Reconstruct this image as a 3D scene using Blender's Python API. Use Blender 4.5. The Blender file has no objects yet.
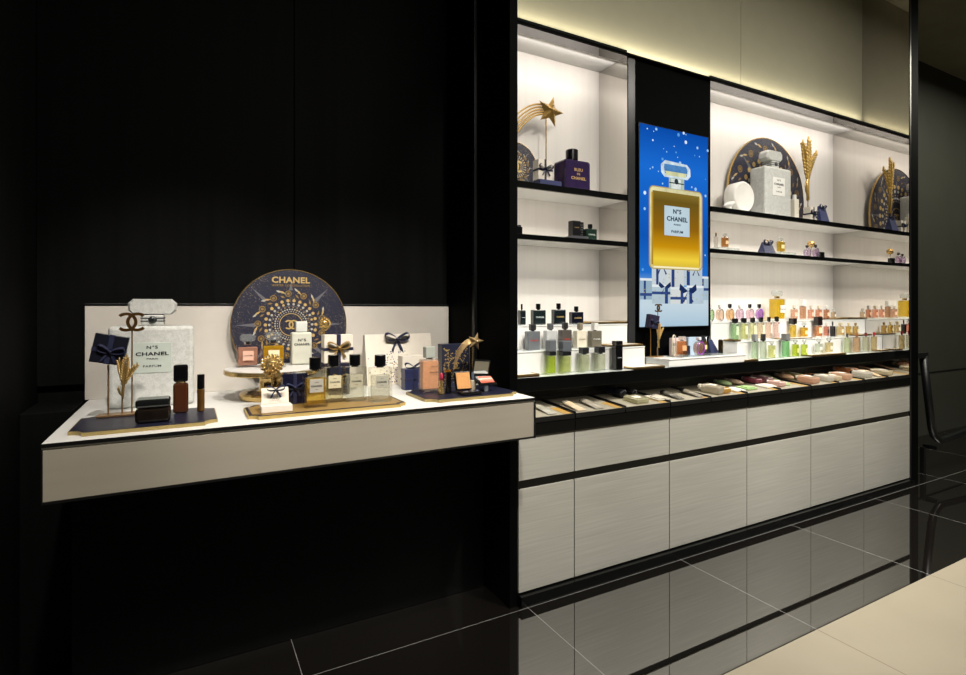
import bpy, bmesh, math, random
from mathutils import Vector, Matrix
random.seed(5)
C = bpy.context.scene.collection
PI = math.pi
# ------------------------------------------------------------------ materials
def lin(h):
    h = h.lstrip('#')
    out = []
    for i in (0, 2, 4):
        c = int(h[i:i+2], 16) / 255
        out.append(c/12.92 if c <= .04045 else ((c+.055)/1.055)**2.4)
    return tuple(out) + (1,)
_M = {}
def _new(name):
    m = bpy.data.materials.new(name); m.use_nodes = True
    nt = m.node_tree; nt.nodes.clear()
    o = nt.nodes.new('ShaderNodeOutputMaterial')
    return m, nt, o
def solid(col, rough=.45, metal=0., spec=.5, vary=.04, scale=40., bump=0., stretch=None, name=None):
    """principled with a little procedural colour variation"""
    key = ('s', col, rough, metal, spec, vary, scale, bump, stretch)
    if key in _M: return _M[key]
    m, nt, o = _new(name or 'solid_' + col.strip('#'))
    b = nt.nodes.new('ShaderNodeBsdfPrincipled')
    nt.links.new(b.outputs[0], o.inputs[0])
    b.inputs['Roughness'].default_value = rough
    b.inputs['Metallic'].default_value = metal
    b.inputs['Specular IOR Level'].default_value = spec
    tc = nt.nodes.new('ShaderNodeTexCoord'); mp = nt.nodes.new('ShaderNodeMapping')
    mp.inputs['Scale'].default_value = stretch or (1, 1, 1)
    n = nt.nodes.new('ShaderNodeTexNoise'); n.inputs['Scale'].default_value = scale
    n.inputs['Detail'].default_value = 3
    nt.links.new(tc.outputs['Object'], mp.inputs[0]); nt.links.new(mp.outputs[0], n.inputs['Vector'])
    r = nt.nodes.new('ShaderNodeValToRGB')
    c = lin(col)
    r.color_ramp.elements[0].position = .3; r.color_ramp.elements[1].position = .7
    r.color_ramp.elements[0].color = tuple(max(0, x*(1-vary)) for x in c[:3]) + (1,)
    r.color_ramp.elements[1].color = tuple(min(1, x*(1+vary)) for x in c[:3]) + (1,)
    nt.links.new(n.outputs['Fac'], r.inputs[0]); nt.links.new(r.outputs[0], b.inputs['Base Color'])
    if bump:
        bp = nt.nodes.new('ShaderNodeBump'); bp.inputs['Strength'].default_value = bump; bp.inputs['Distance'].default_value = .002
        nt.links.new(n.outputs['Fac'], bp.inputs['Height']); nt.links.new(bp.outputs[0], b.inputs['Normal'])
    _M[key] = m
    return m
def gold(col='#c9a14a', rough=.25): return solid(col, rough, .8, .5, .08, 60.)
def clear(col='#ffffff', body=.0, rough=.02, ior=1.45):
    """thin tinted glass or liquid: tinted transmission, some scattered body colour, fresnel gloss"""
    key = ('c', col, body, rough, ior)
    if key in _M: return _M[key]
    m, nt, o = _new('glass_' + col.strip('#'))
    N = nt.nodes.new; Lk = nt.links.new
    tc = N('ShaderNodeTexCoord'); nz = N('ShaderNodeTexNoise'); nz.inputs['Scale'].default_value = 8
    Lk(tc.outputs['Object'], nz.inputs['Vector'])
    hs = N('ShaderNodeHueSaturation'); hs.inputs['Color'].default_value = lin(col)
    mr = N('ShaderNodeMapRange'); mr.inputs['To Min'].default_value = .96; mr.inputs['To Max'].default_value = 1.03
    Lk(nz.outputs['Fac'], mr.inputs['Value']); Lk(mr.outputs[0], hs.inputs['Value'])
    t = N('ShaderNodeBsdfTransparent')
    gm = N('ShaderNodeGamma'); gm.inputs[1].default_value = .4 if body else 1.; Lk(hs.outputs[0], gm.inputs[0]); Lk(gm.outputs[0], t.inputs[0])
    cur = t.outputs[0]
    if body > 0:
        g2 = N('ShaderNodeGamma'); g2.inputs[1].default_value = .75; Lk(hs.outputs[0], g2.inputs[0])
        d = N('ShaderNodeBsdfDiffuse'); Lk(g2.outputs[0], d.inputs[0])
        tr = N('ShaderNodeBsdfTranslucent'); Lk(g2.outputs[0], tr.inputs[0])
        mx0 = N('ShaderNodeMixShader'); mx0.inputs[0].default_value = .5
        Lk(d.outputs[0], mx0.inputs[1]); Lk(tr.outputs[0], mx0.inputs[2])
        mx1 = N('ShaderNodeMixShader'); mx1.inputs[0].default_value = body
        Lk(cur, mx1.inputs[1]); Lk(mx0.outputs[0], mx1.inputs[2]); cur = mx1.outputs[0]
    g = N('ShaderNodeBsdfGlossy'); g.inputs['Roughness'].default_value = rough
    fr = N('ShaderNodeFresnel'); ge = N('ShaderNodeNewGeometry'); mi = N('ShaderNodeMapRange'); mi.inputs['To Min'].default_value = ior; mi.inputs['To Max'].default_value = 1/ior
    Lk(ge.outputs['Backfacing'], mi.inputs['Value']); Lk(mi.outputs[0], fr.inputs[0])
    mx = N('ShaderNodeMixShader'); Lk(fr.outputs[0], mx.inputs[0]); Lk(cur, mx.inputs[1]); Lk(g.outputs[0], mx.inputs[2])
    Lk(mx.outputs[0], o.inputs[0])
    _M[key] = m
    return m
def mirror(tint='#d8d8d6', rough=.01):
    key = ('m', tint, rough)
    if key not in _M:
        m, nt, o = _new('mirror_' + tint.strip('#'))
        b = nt.nodes.new('ShaderNodeBsdfPrincipled'); b.inputs['Metallic'].default_value = 1
        b.inputs['Roughness'].default_value = rough
        tc = nt.nodes.new('ShaderNodeTexCoord'); n = nt.nodes.new('ShaderNodeTexNoise'); n.inputs['Scale'].default_value = 3
        r = nt.nodes.new('ShaderNodeValToRGB'); c = lin(tint)
        r.color_ramp.elements[0].color = tuple(x*.98 for x in c[:3]) + (1,); r.color_ramp.elements[1].color = c
        nt.links.new(tc.outputs['Object'], n.inputs['Vector']); nt.links.new(n.outputs['Fac'], r.inputs[0])
        nt.links.new(r.outputs[0], b.inputs['Base Color']); nt.links.new(b.outputs[0], o.inputs[0])
        _M[key] = m
    return _M[key]
def glow(col, strength=1., vary=.05, scale=6.):
    key = ('e', col, strength, vary, scale)
    if key not in _M:
        m, nt, o = _new('glow_' + col.strip('#'))
        e = nt.nodes.new('ShaderNodeEmission'); e.inputs[1].default_value = strength
        tc = nt.nodes.new('ShaderNodeTexCoord'); n = nt.nodes.new('ShaderNodeTexNoise'); n.inputs['Scale'].default_value = scale
        r = nt.nodes.new('ShaderNodeValToRGB'); c = lin(col)
        r.color_ramp.elements[0].position = .3; r.color_ramp.elements[1].position = .7
        r.color_ramp.elements[0].color = tuple(x*(1-vary) for x in c[:3]) + (1,)
        r.color_ramp.elements[1].color = tuple(x*(1+vary) for x in c[:3]) + (1,)
        nt.links.new(tc.outputs['Object'], n.inputs['Vector']); nt.links.new(n.outputs['Fac'], r.inputs[0])
        nt.links.new(r.outputs[0], e.inputs[0]); nt.links.new(e.outputs[0], o.inputs[0])
        _M[key] = m
    return _M[key]
def glow_ramp(name, stops, z0, z1, strength=1.):
    """screen picture colours running with height"""
    m, nt, o = _new(name)
    e = nt.nodes.new('ShaderNodeEmission'); e.inputs[1].default_value = strength
    tc = nt.nodes.new('ShaderNodeTexCoord'); sp = nt.nodes.new('ShaderNodeSeparateXYZ')
    mr = nt.nodes.new('ShaderNodeMapRange'); mr.inputs['From Min'].default_value = z0; mr.inputs['From Max'].default_value = z1
    r = nt.nodes.new('ShaderNodeValToRGB')
    nt.links.new(tc.outputs['Object'], sp.inputs[0]); nt.links.new(sp.outputs['Z'], mr.inputs['Value'])
    nt.links.new(mr.outputs[0], r.inputs[0]); nt.links.new(r.outputs[0], e.inputs[0]); nt.links.new(e.outputs[0], o.inputs[0])
    els = r.color_ramp.elements
    while len(els) < len(stops): els.new(.5)
    for el, (p, c) in zip(els, stops): el.position = p; el.color = lin(c)
    return m
def glitter_white():
    if 'gw' in _M: return _M['gw']
    m, nt, o = _new('frosted_glitter')
    N = nt.nodes.new; Lk = nt.links.new
    b = N('ShaderNodeBsdfPrincipled'); b.inputs['Roughness'].default_value = .45
    tc = N('ShaderNodeTexCoord')
    n = N('ShaderNodeTexNoise'); n.inputs['Scale'].default_value = 60; n.inputs['Detail'].default_value = 6; n.inputs['Roughness'].default_value = .75
    v = N('ShaderNodeTexVoronoi'); v.inputs['Scale'].default_value = 520
    Lk(tc.outputs['Object'], n.inputs['Vector']); Lk(tc.outputs['Object'], v.inputs['Vector'])
    mx = N('ShaderNodeMath'); mx.operation = 'MULTIPLY'; Lk(n.outputs['Fac'], mx.inputs[0]); 
    ad = N('ShaderNodeMath'); ad.operation = 'ADD'; ad.inputs[1].default_value = .55; Lk(v.outputs['Distance'], ad.inputs[0]); Lk(ad.outputs[0], mx.inputs[1])
    r = N('ShaderNodeValToRGB'); r.color_ramp.elements[0].position = .25; r.color_ramp.elements[1].position = .75
    r.color_ramp.elements[0].color = lin('#b2b4b0'); r.color_ramp.elements[1].color = lin('#d8dad6')
    Lk(mx.outputs[0], r.inputs[0]); Lk(r.outputs[0], b.inputs['Base Color'])
    bp = N('ShaderNodeBump'); bp.inputs['Strength'].default_value = .35; bp.inputs['Distance'].default_value = .002
    Lk(mx.outputs[0], bp.inputs['Height']); Lk(bp.outputs[0], b.inputs['Normal']); Lk(b.outputs[0], o.inputs[0])
    _M['gw'] = m
    return m
def night_blue(base='#13162f', speck='#8f8266', scale=170., amount=.15, bigrough=.5):
    key = ('nb', base, speck, scale, amount)
    if key in _M: return _M[key]
    m, nt, o = _new('starry_' + base.strip('#'))
    N = nt.nodes.new; Lk = nt.links.new
    b = N('ShaderNodeBsdfPrincipled'); b.inputs['Roughness'].default_value = bigrough
    tc = N('ShaderNodeTexCoord'); v = N('ShaderNodeTexVoronoi'); v.inputs['Scale'].default_value = scale
    n = N('ShaderNodeTexNoise'); n.inputs['Scale'].default_value = 9
    Lk(tc.outputs['Object'], v.inputs['Vector']); Lk(tc.outputs['Object'], n.inputs['Vector'])
    lt = N('ShaderNodeMath'); lt.operation = 'LESS_THAN'
    th = N('ShaderNodeMath'); th.operation = 'MULTIPLY'; th.inputs[1].default_value = amount*2.6
    Lk(n.outputs['Fac'], th.inputs[0]); Lk(v.outputs['Distance'], lt.inputs[0]); Lk(th.outputs[0], lt.inputs[1])
    mx = N('ShaderNodeMix'); mx.data_type = 'RGBA'
    mx.inputs['A'].default_value = lin(base); mx.inputs['B'].default_value = lin(speck)
    Lk(lt.outputs[0], mx.inputs['Factor']); Lk(mx.outputs['Result'], b.inputs['Base Color']); Lk(b.outputs[0], o.inputs[0])
    _M[key] = m
    return m
# ------------------------------------------------------------------ mesh collecting
_RB = {}
def _bev(s, r, seg):
    key = (tuple(round(x, 5) for x in s), round(r, 5), seg)
    if key in _RB: return _RB[key]
    bm = bmesh.new(); bmesh.ops.create_cube(bm, size=1)
    for v in bm.verts: v.co = Vector((v.co.x*s[0], v.co.y*s[1], v.co.z*s[2]))
    if r > 0:
        bmesh.ops.bevel(bm, geom=list(bm.edges), offset=min(r, min(s)*.49), segments=seg, affect='EDGES', profile=.5)
    bm.verts.index_update()
    out = ([v.co.copy() for v in bm.verts], [[v.index for v in f.verts] for f in bm.faces])
    bm.free(); _RB[key] = out
    return out
_TX = {}
def _text(s, bold):
    key = (s, bold)
    if key in _TX: return _TX[key]
    cu = bpy.data.curves.new('lettering', 'FONT'); cu.body = s; cu.align_x = 'CENTER'; cu.align_y = 'CENTER'
    cu.size = 1; cu.offset = bold; cu.resolution_u = 2; cu.extrude = .03; cu.space_line = .9; cu.space_character = 1.06
    ob = bpy.data.objects.new('lettering', cu); C.objects.link(ob)
    dg = bpy.context.evaluated_depsgraph_get(); dg.update()
    me = bpy.data.meshes.new_from_object(ob.evaluated_get(dg))
    out = ([v.co.copy() for v in me.vertices], [list(p.vertices) for p in me.polygons])
    bpy.data.objects.remove(ob); bpy.data.curves.remove(cu); bpy.data.meshes.remove(me)
    _TX[key] = out
    return out
FRONT = Matrix.Rotation(PI/2, 4, 'X')            # text or a flat drawing turned to face -Y
class MB:
    def __init__(self): self.v = []; self.f = []; self.mi = []; self.sm = []; self.mats = []
    def add(self, vs, fs, mat, M=None, smooth=False):
        k = len(self.v)
        self.v += [tuple((M @ Vector(p)) if M is not None else p) for p in vs]
        if mat not in self.mats: self.mats.append(mat)
        i = self.mats.index(mat)
        for f in fs: self.f.append([a + k for a in f]); self.mi.append(i); self.sm.append(smooth)
        return self
    def box(self, c, s, mat, r=0., seg=2, M=None):
        vs, fs = _bev(s, r, seg)
        T = Matrix.Translation(c)
        return self.add(vs, fs, mat, M @ T if M is not None else T)
    def span(self, a, b, mat, r=0., M=None):
        return self.box([(a[i]+b[i])/2 for i in range(3)], [abs(b[i]-a[i]) for i in range(3)], mat, r, 2, M)
    def lathe(self, prof, mat, c=(0, 0, 0), n=24, M=None, smooth=True, sq=1.):
        vs = []; fs = []
        for r, z in prof:
            for i in range(n):
                a = 2*PI*i/n; vs.append((r*math.cos(a), r*math.sin(a)*sq, z))
        for j in range(len(prof)-1):
            for i in range(n):
                fs.append([j*n+i, j*n+(i+1) % n, (j+1)*n+(i+1) % n, (j+1)*n+i])
        fs.append(list(range(n))[::-1]); fs.append([(len(prof)-1)*n+i for i in range(n)])
        T = Matrix.Translation(c)
        return self.add(vs, fs, mat, (M @ T) if M is not None else T, smooth)
    def cyl(self, c, r, h, mat, n=24, M=None, bev=.0):
        b = bev or min(r, h)*.12
        self.lathe([(r-b, 0), (r, b), (r, h-b), (r-b, h)], mat, c, n, M, False)
        return self
    def prism(self, pts, h, mat, M=None, side=None):
        """2-D outline in XY pushed up by h"""
        n = len(pts)
        vs = [(x, y, 0) for x, y in pts] + [(x, y, h) for x, y in pts]
        self.add(vs, [list(range(n))[::-1], [n+i for i in range(n)]], mat, M)
        return self.add(vs, [[i, (i+1) % n, n+(i+1) % n, n+i] for i in range(n)], side or mat, M)
    def ball(self, c, s, mat, n=12, m=8, M=None, smooth=True, R=None):
        vs = [(0, 0, -1)]; fs = []
        for j in range(1, m):
            t = -PI/2 + PI*j/m
            for i in range(n): vs.append((math.cos(t)*math.cos(2*PI*i/n), math.cos(t)*math.sin(2*PI*i/n), math.sin(t)))
        vs.append((0, 0, 1))
        for i in range(n): fs.append([0, 1+(i+1) % n, 1+i])
        for j in range(m-2):
            for i in range(n): fs.append([1+j*n+i, 1+j*n+(i+1) % n, 1+(j+1)*n+(i+1) % n, 1+(j+1)*n+i])
        for i in range(n): fs.append([len(vs)-1, 1+(m-2)*n+i, 1+(m-2)*n+(i+1) % n])
        T = Matrix.Translation(c)
        if R is not None: T = T @ R
        T = T @ Matrix.Diagonal((s[0], s[1], s[2], 1))
        return self.add(vs, fs, mat, (M @ T) if M is not None else T, smooth)
    def tube(self, path, r, mat, n=8, M=None, flat=1.):
        """round or flattened sweep; r a number or one radius per point"""
        P = [Vector(p) for p in path]; rr = r if isinstance(r, (list, tuple)) else [r]*len(P)
        vs = []; fs = []; up = Vector((0, 1, 0))
        for i, p in enumerate(P):
            t = (P[min(i+1, len(P)-1)] - P[max(i-1, 0)]).normalized()
            u = up if abs(t.dot(up)) < .95 else Vector((1, 0, 0))
            a = t.cross(u).normalized(); b = t.cross(a).normalized()
            for k in range(n):
                w = 2*PI*k/n; vs.append(p + a*math.cos(w)*rr[i] + b*math.sin(w)*rr[i]*flat)
        for i in range(len(P)-1):
            for k in range(n): fs.append([i*n+k, i*n+(k+1) % n, (i+1)*n+(k+1) % n, (i+1)*n+k])
        fs.append(list(range(n))[::-1]); fs.append([(len(P)-1)*n+k for k in range(n)])
        return self.add(vs, fs, mat, M, True)
    def text(self, s, size, c, mat, bold=.015, sx=1.12, M=None, fit=None):
        """lettering that reads when seen from -Y; fit = wanted width"""
        vs, fs = _text(s, bold)
        if fit: sx = fit/size/(max(p[0] for p in vs)-min(p[0] for p in vs))
        T = Matrix.Translation(c) @ FRONT @ Matrix.Diagonal((size*sx, size, size*.3, 1))
        return self.add(vs, fs, mat, (M @ T) if M is not None else T)
    def arc(self, c, r, w, a0, a1, mat, th=.002, n=20, M=None):
        """flat ring piece in the XZ plane, th thick towards -Y"""
        out = []; inn = []
        for i in range(n+1):
            a = a0 + (a1-a0)*i/n
            out.append((math.cos(a)*(r+w/2), math.sin(a)*(r+w/2))); inn.append((math.cos(a)*(r-w/2), math.sin(a)*(r-w/2)))
        vs = []; fs = []
        for i in range(n+1):
            for q, y in ((out[i], -th), (inn[i], -th), (inn[i], 0), (out[i], 0)): vs.append((c[0]+q[0], c[1]+y, c[2]+q[1]))
        for i in range(n):
            for k in range(4): fs.append([i*4+k, i*4+(k+1) % 4, (i+1)*4+(k+1) % 4, (i+1)*4+k])
        fs.append([3, 2, 1, 0]); fs.append([n*4+k for k in range(4)])
        return self.add(vs, fs, mat, M)
    def emblem(self, c, R, mat, th=.003, M=None):
        """two interlocked open rings back to back"""
        w = R*.36; d = R*.58
        self.arc((c[0]-d, c[1], c[2]), R, w, -PI*.74, PI*.74, mat, th, 24, M)
        return self.arc((c[0]+d, c[1], c[2]), R, w, PI*.26, PI*1.74, mat, th*1.15, 24, M)
    def build(self, name, parent=None, loc=None, rot=None):
        me = bpy.data.meshes.new(name); me.from_pydata(self.v, [], self.f)
        for m in self.mats: me.materials.append(m)
        me.polygons.foreach_set('material_index', self.mi); me.polygons.foreach_set('use_smooth', self.sm)
        bm = bmesh.new(); bm.from_mesh(me); bmesh.ops.recalc_face_normals(bm, faces=bm.faces); bm.to_mesh(me); bm.free()
        me.update()
        o = bpy.data.objects.new(name, me); C.objects.link(o)
        if parent: o.parent = parent
        if loc: o.location = loc
        if rot: o.rotation_euler = rot
        return o
def thing(name, label, cat, loc=(0, 0, 0), rotz=0., group=None):
    o = bpy.data.objects.new(name, None); C.objects.link(o); o.empty_display_size = .02
    o.location = loc; o.rotation_euler = (0, 0, rotz); o['label'] = label; o['category'] = cat
    if group: o['group'] = group
    return o
def tag(o, label, cat, group=None):
    o['label'] = label; o['category'] = cat
    if group: o['group'] = group
    return o
def struct(name, mb):
    o = mb.build(name); o['kind'] = 'structure'
    return o
# ------------------------------------------------------------------ shared materials
POSTBLK = solid('#040505', .6, 0, .02, .1, 8)
BLACK = solid('#0c0d0e', .35, 0, .4, .1, 30)
GLOSSBLK = solid('#060707', .22, 0, .3, .1, 8)
WALLBLK = solid('#0b0c0c', .7, 0, .06, .25, 30, .05, (1, 1, .03))
WHITE = solid('#e4e4e1', .35, 0, .4, .015, 12)
BAYWHITE = solid('#dad6d0', .5, 0, .3, .03, 30, 0, (1, 1, .03))
GREIGE = solid('#999386', .4, 0, .4, .04, 25, .05, (.05, 1, 1))
DOOR = solid('#a9a8a0', .38, 0, .45, .10, 150, .10, (.02, 1, 1))
FASCIA = solid('#a5a28c', .6, 0, .3, .02, 10)
NAVY = solid('#191b2f', .4, 0, .5, .1, 40)
NAVYGLOSS = solid('#14162a', .15, 0, .5, .06, 20)
RIBBON = solid('#20243f', .45, 0, .5, .15, 90)
GOLD = gold('#c4a468'); BRIGHTGOLD = gold('#d6b676', .16); MATTEGOLD = gold('#b0925a', .42)
BRONZE = gold('#6e4f2a', .35)
CREAM = solid('#e6dfd2', .55, 0, .3, .03, 40)
GLASS = clear('#f4f7f6')
CAPBLK = solid('#08080a', .18, 0, .6, .05, 30)
DARKTXT = solid('#23272a', .5, 0, .3, .02, 30)
SILVER = solid('#b9bcc0', .2, 1, .5, .05, 40)
# ================================================================== room
# camera at 1.25 m; the cabinet run and the table front are parallel to X, depth runs along +Y
XL, XR = 1.175, 4.48            # table niche ends at the black post, mirror wall at the far end
Y0, YS, YB = 1.93, 2.213, 2.448  # cabinet fronts, shelf fronts, bay back
FLOORBLK_SPEC = .5
def floor_material(col, grout, rough, sx, sy, ox, oy, gw, ior=1.45):
    m, nt, o = _new('tiles_' + col.strip('#'))
    N = nt.nodes.new; Lk = nt.links.new
    b = N('ShaderNodeBsdfPrincipled'); b.inputs['Roughness'].default_value = rough
    b.inputs['Specular IOR Level'].default_value = FLOORBLK_SPEC
    tc = N('ShaderNodeTexCoord'); sp = N('ShaderNodeSeparateXYZ'); Lk(tc.outputs['Object'], sp.inputs[0])
    outs = []
    for ax, s, off in (('X', sx, ox), ('Y', sy, oy)):
        a = N('ShaderNodeMath'); a.operation = 'SUBTRACT'; a.inputs[1].default_value = off; Lk(sp.outputs[ax], a.inputs[0])
        p = N('ShaderNodeMath'); p.operation = 'PINGPONG'; p.inputs[1].default_value = s/2; Lk(a.outputs[0], p.inputs[0])
        l = N('ShaderNodeMath'); l.operation = 'LESS_THAN'; l.inputs[1].default_value = gw/2; Lk(p.outputs[0], l.inputs[0])
        outs.append(l)
    mxm = N('ShaderNodeMath'); mxm.operation = 'MAXIMUM'; Lk(outs[0].outputs[0], mxm.inputs[0]); Lk(outs[1].outputs[0], mxm.inputs[1])
    n = N('ShaderNodeTexNoise'); n.inputs['Scale'].default_value = 3.; n.inputs['Detail'].default_value = 6; Lk(tc.outputs['Object'], n.inputs['Vector'])
    r = N('ShaderNodeValToRGB'); c = lin(col)
    r.color_ramp.elements[0].color = tuple(x*.9 for x in c[:3]) + (1,); r.color_ramp.elements[1].color = tuple(x*1.1 for x in c[:3]) + (1,)
    Lk(n.outputs['Fac'], r.inputs[0])
    mx = N('ShaderNodeMix'); mx.data_type = 'RGBA'; mx.inputs['B'].default_value = lin(grout)
    Lk(mxm.outputs[0], mx.inputs['Factor']); Lk(r.outputs[0], mx.inputs['A']); Lk(mx.outputs['Result'], b.inputs['Base Color'])
    rr = N('ShaderNodeMapRange'); rr.inputs['To Min'].default_value = rough; rr.inputs['To Max'].default_value = .6
    Lk(mxm.outputs[0], rr.inputs['Value']); Lk(rr.outputs[0], b.inputs['Roughness'])
    b.inputs['IOR'].default_value = ior
    Lk(b.outputs[0], o.inputs[0])
    return m
FLOORBLK = floor_material('#171513', '#45423d', .02, .904, .9, 1.246, 1.9, .0026, 5.)
FLOORWHT = floor_material('#9c9482', '#645f54', .35, .904, .9, 1.246, -.55+.9*0, .003)
struct('floor', MB().span((-2.5, 1.235, -.05), (9, 3.2, 0), FLOORBLK).span((-2.5, -1.6, -.05), (9, 1.235, 0), FLOORWHT))
struct('ceiling', MB().span((-2.5, -1.6, 3.66), (9, 3.2, 3.72), solid('#8a8672', .7, 0, .3, .1, 4)))
# black niche behind the table
nb = MB(); nb.span((-.489, 2.56, 0), (XL, 2.62, 3.66), WALLBLK)
struct('wall_back', nb)
nl = MB(); nl.span((-2.5, 1.95, 0), (-.49, 2.6, 3.66), WALLBLK)
struct('wall_left', nl)
struct('trim_1', MB().span((-.489, 2.534, .96), (.415, 2.559, 2.62), WALLBLK, .002))              # left wall panel, its edge is the seam
struct('trim_2', MB().span((.421, 2.55, .96), (XL-.002, 2.559, 3.5), WALLBLK, .002))
struct('trim_3', MB().span((-.489, 2.3, 0), (-.345, 2.559, .90), WALLBLK, .003))
# posts
struct('trim_4', MB().span((XL, Y0, 0), (1.215, 2.62, 3.66), POSTBLK, .003))
struct('trim_5', MB().span((XL-.016, 2.215, .0), (XL-.001, 2.24, 3.66), BLACK, .002))
pr = MB(); pr.span((4.5, Y0, 0), (4.6, 2.7, 3.66), POSTBLK, .002)
pr.span((4.482, Y0, .0), (4.4995, 2.62, 3.66), solid('#1c1c1f', .3, .2, .5, .05, 4))
pr.span((4.474, Y0, .74), (4.482, Y0+.0025, 3.655), POSTBLK)
struct('trim_6', pr)
struct('wall_right', MB().span((4.6, 2.62, 0), (9, 2.7, 3.66), solid('#3b3c35', .6, 0, .3, .06, 3)))
struct('wall_far', MB().span((8.95, -1.6, 0), (9.05, 2.7, 3.66), solid('#2c2d29', .6, 0, .2, .06, 3)))
struct('trim_7', MB().span((4.6, 2.612, .61), (9, 2.62, .615), BLACK))
# fascia over the shelves
fa = MB()
fa.span((1.215, YS+.02, 2.650), (3.0635, 2.6, 3.655), FASCIA, .001); fa.span((3.0665, YS+.02, 2.650), (4.473, 2.6, 3.655), FASCIA, .001)
struct('wall_upper', fa)
# ================================================================== shelf wall
wb = MB(); wb.span((1.215, YB, .7), (2.098, YB+.1, 2.62), BAYWHITE); wb.span((2.745, YB, .7), (4.479, YB+.1, 2.62), BAYWHITE)
struct('wall_niche', wb)
MIR = mirror('#d2cfca')
struct('wall_mirror', MB().span((4.474, Y0+.003, .74), (4.4815, YB, 3.655), MIR))
# divider + screen panel
dv = MB(); dv.span((2.100, YS, .94), (2.150, 2.55, 2.62), solid('#3a3b3c', .25, .4, .5, .05, 10), .001)
dv.span((2.096, YS, .94), (2.0998, YS+.0035, 2.62), POSTBLK)
dv.span((2.096, YS+.004, .94), (2.100, YB, 2.62), MIR)
struct('trim_8', dv)
struct('trim_9', MB().span((2.1505, YS+.004, .94), (2.763, 2.5, 2.634), POSTBLK, .002))
# soffits with a mirror strip along the front
for i, (a, b_) in enumerate(((1.216, 2.095), (2.764, 4.473))):
    sf = MB(); sf.span((a, YS+.075, 2.617), (b_, YB-.001, 2.649), WHITE); sf.span((a, YS+.003, 2.617), (b_, YS+.075, 2.622), mirror('#7c7c7e')); sf.span((a, YS+.003, 2.622), (b_, YS+.075, 2.649), POSTBLK)
    struct('trim_%d' % (10+i), sf)
struct('trim_12', MB().span((1.216, YS-.016, 2.616), (4.473, YS-.001, 2.626), POSTBLK))
# shelves
def wall_shelf(x0, x1, zt, zb, label):
    t = thing('wall_shelf', label, 'shelf', ((x0+x1)/2, YS, zb), 0, 'shelves in the lit bays')
    w = x1-x0
    MB().span((-w/2, .012, 0), (w/2, YB-YS-.0005, zt-zb), WHITE).build('shelf_board', t)
    MB().span((-w/2, -.002, -.002), (w/2, .012, zt-zb+.001), GLOSSBLK, .001).build('shelf_edge', t)
wall_shelf(1.216, 2.095, 1.862, 1.834, 'upper white shelf with black edge holding the shooting star and purple cologne')
wall_shelf(1.216, 2.095, 1.607, 1.585, 'thin lower white shelf with black edge holding the stacked black boxes')
wall_shelf(2.764, 4.473, 1.862, 1.834, 'upper white shelf with black edge holding the frosted giant bottle')
wall_shelf(2.764, 4.473, 1.607, 1.585, 'thin lower white shelf with black edge holding the navy pouch and clear risers')
# counter with stepped white risers
ct = thing('counter', 'long white counter with thick black front edge under the lit bays', 'counter', (2.83, 2.02, .879))
MB().span((-1.612, .012, .045), (1.642, .19, .061), solid('#dfe6e4', .12, 0, .5, .01, 10)).build('counter_top', ct)
MB().span((-1.612, 0, 0), (1.642, .012, .0605), GLOSSBLK, .001).build('front_edge', ct)
MB().span((-1.612, .012, 0), (1.642, .19, .0445), BLACK).build('underside', ct)
MB().span((-1.612, .19, -.06), (1.642, .43, .0605), BLACK).build('carcass', ct)
def riser(x0, x1, y0, y1, z, label):
    t = thing('display_step', label, 'display step', ((x0+x1)/2, y0, .94), 0, 'stepped white risers on the counter')
    w = x1-x0
    MB().span((-w/2, 0, .001), (w/2, y1-y0, z-.94-.006), WHITE, .001).build('riser_body', t)
    MB().span((-w/2, -.003, z-.94-.0055), (w/2, y1-y0, z-.94), solid('#e8eeec', .08, 0, .5, .01, 10), .001).build('glass_top', t)
riser(1.217, 2.094, YS+.002, YB-.002, 1.165, 'upper white step behind the colognes in the bay beside the table')
riser(1.217, 2.108, 2.10, YS-.002, 1.05, 'middle white step carrying metallic colognes beside the grey post')
riser(2.766, 4.472, YS+.002, YB-.002, 1.165, 'upper white step carrying round perfumes in the bay beyond the screen')
riser(2.85, 4.472, 2.10, YS-.002, 1.05, 'middle white step carrying six slim eau bottles beyond the screen')
pf = thing('display_platform', 'low white platform on the counter in front of the screen', 'platform', (2.52, 2.03, .94))
MB().span((-.31, 0, .0005), (.31, .165, .037), WHITE, .001).build('platform_body', pf)
MB().span((-.313, -.003, .0375), (.313, .165, .042), solid('#f0f0ee', .2, 0, .5, .01, 8), .001).build('platform_top', pf)
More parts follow.
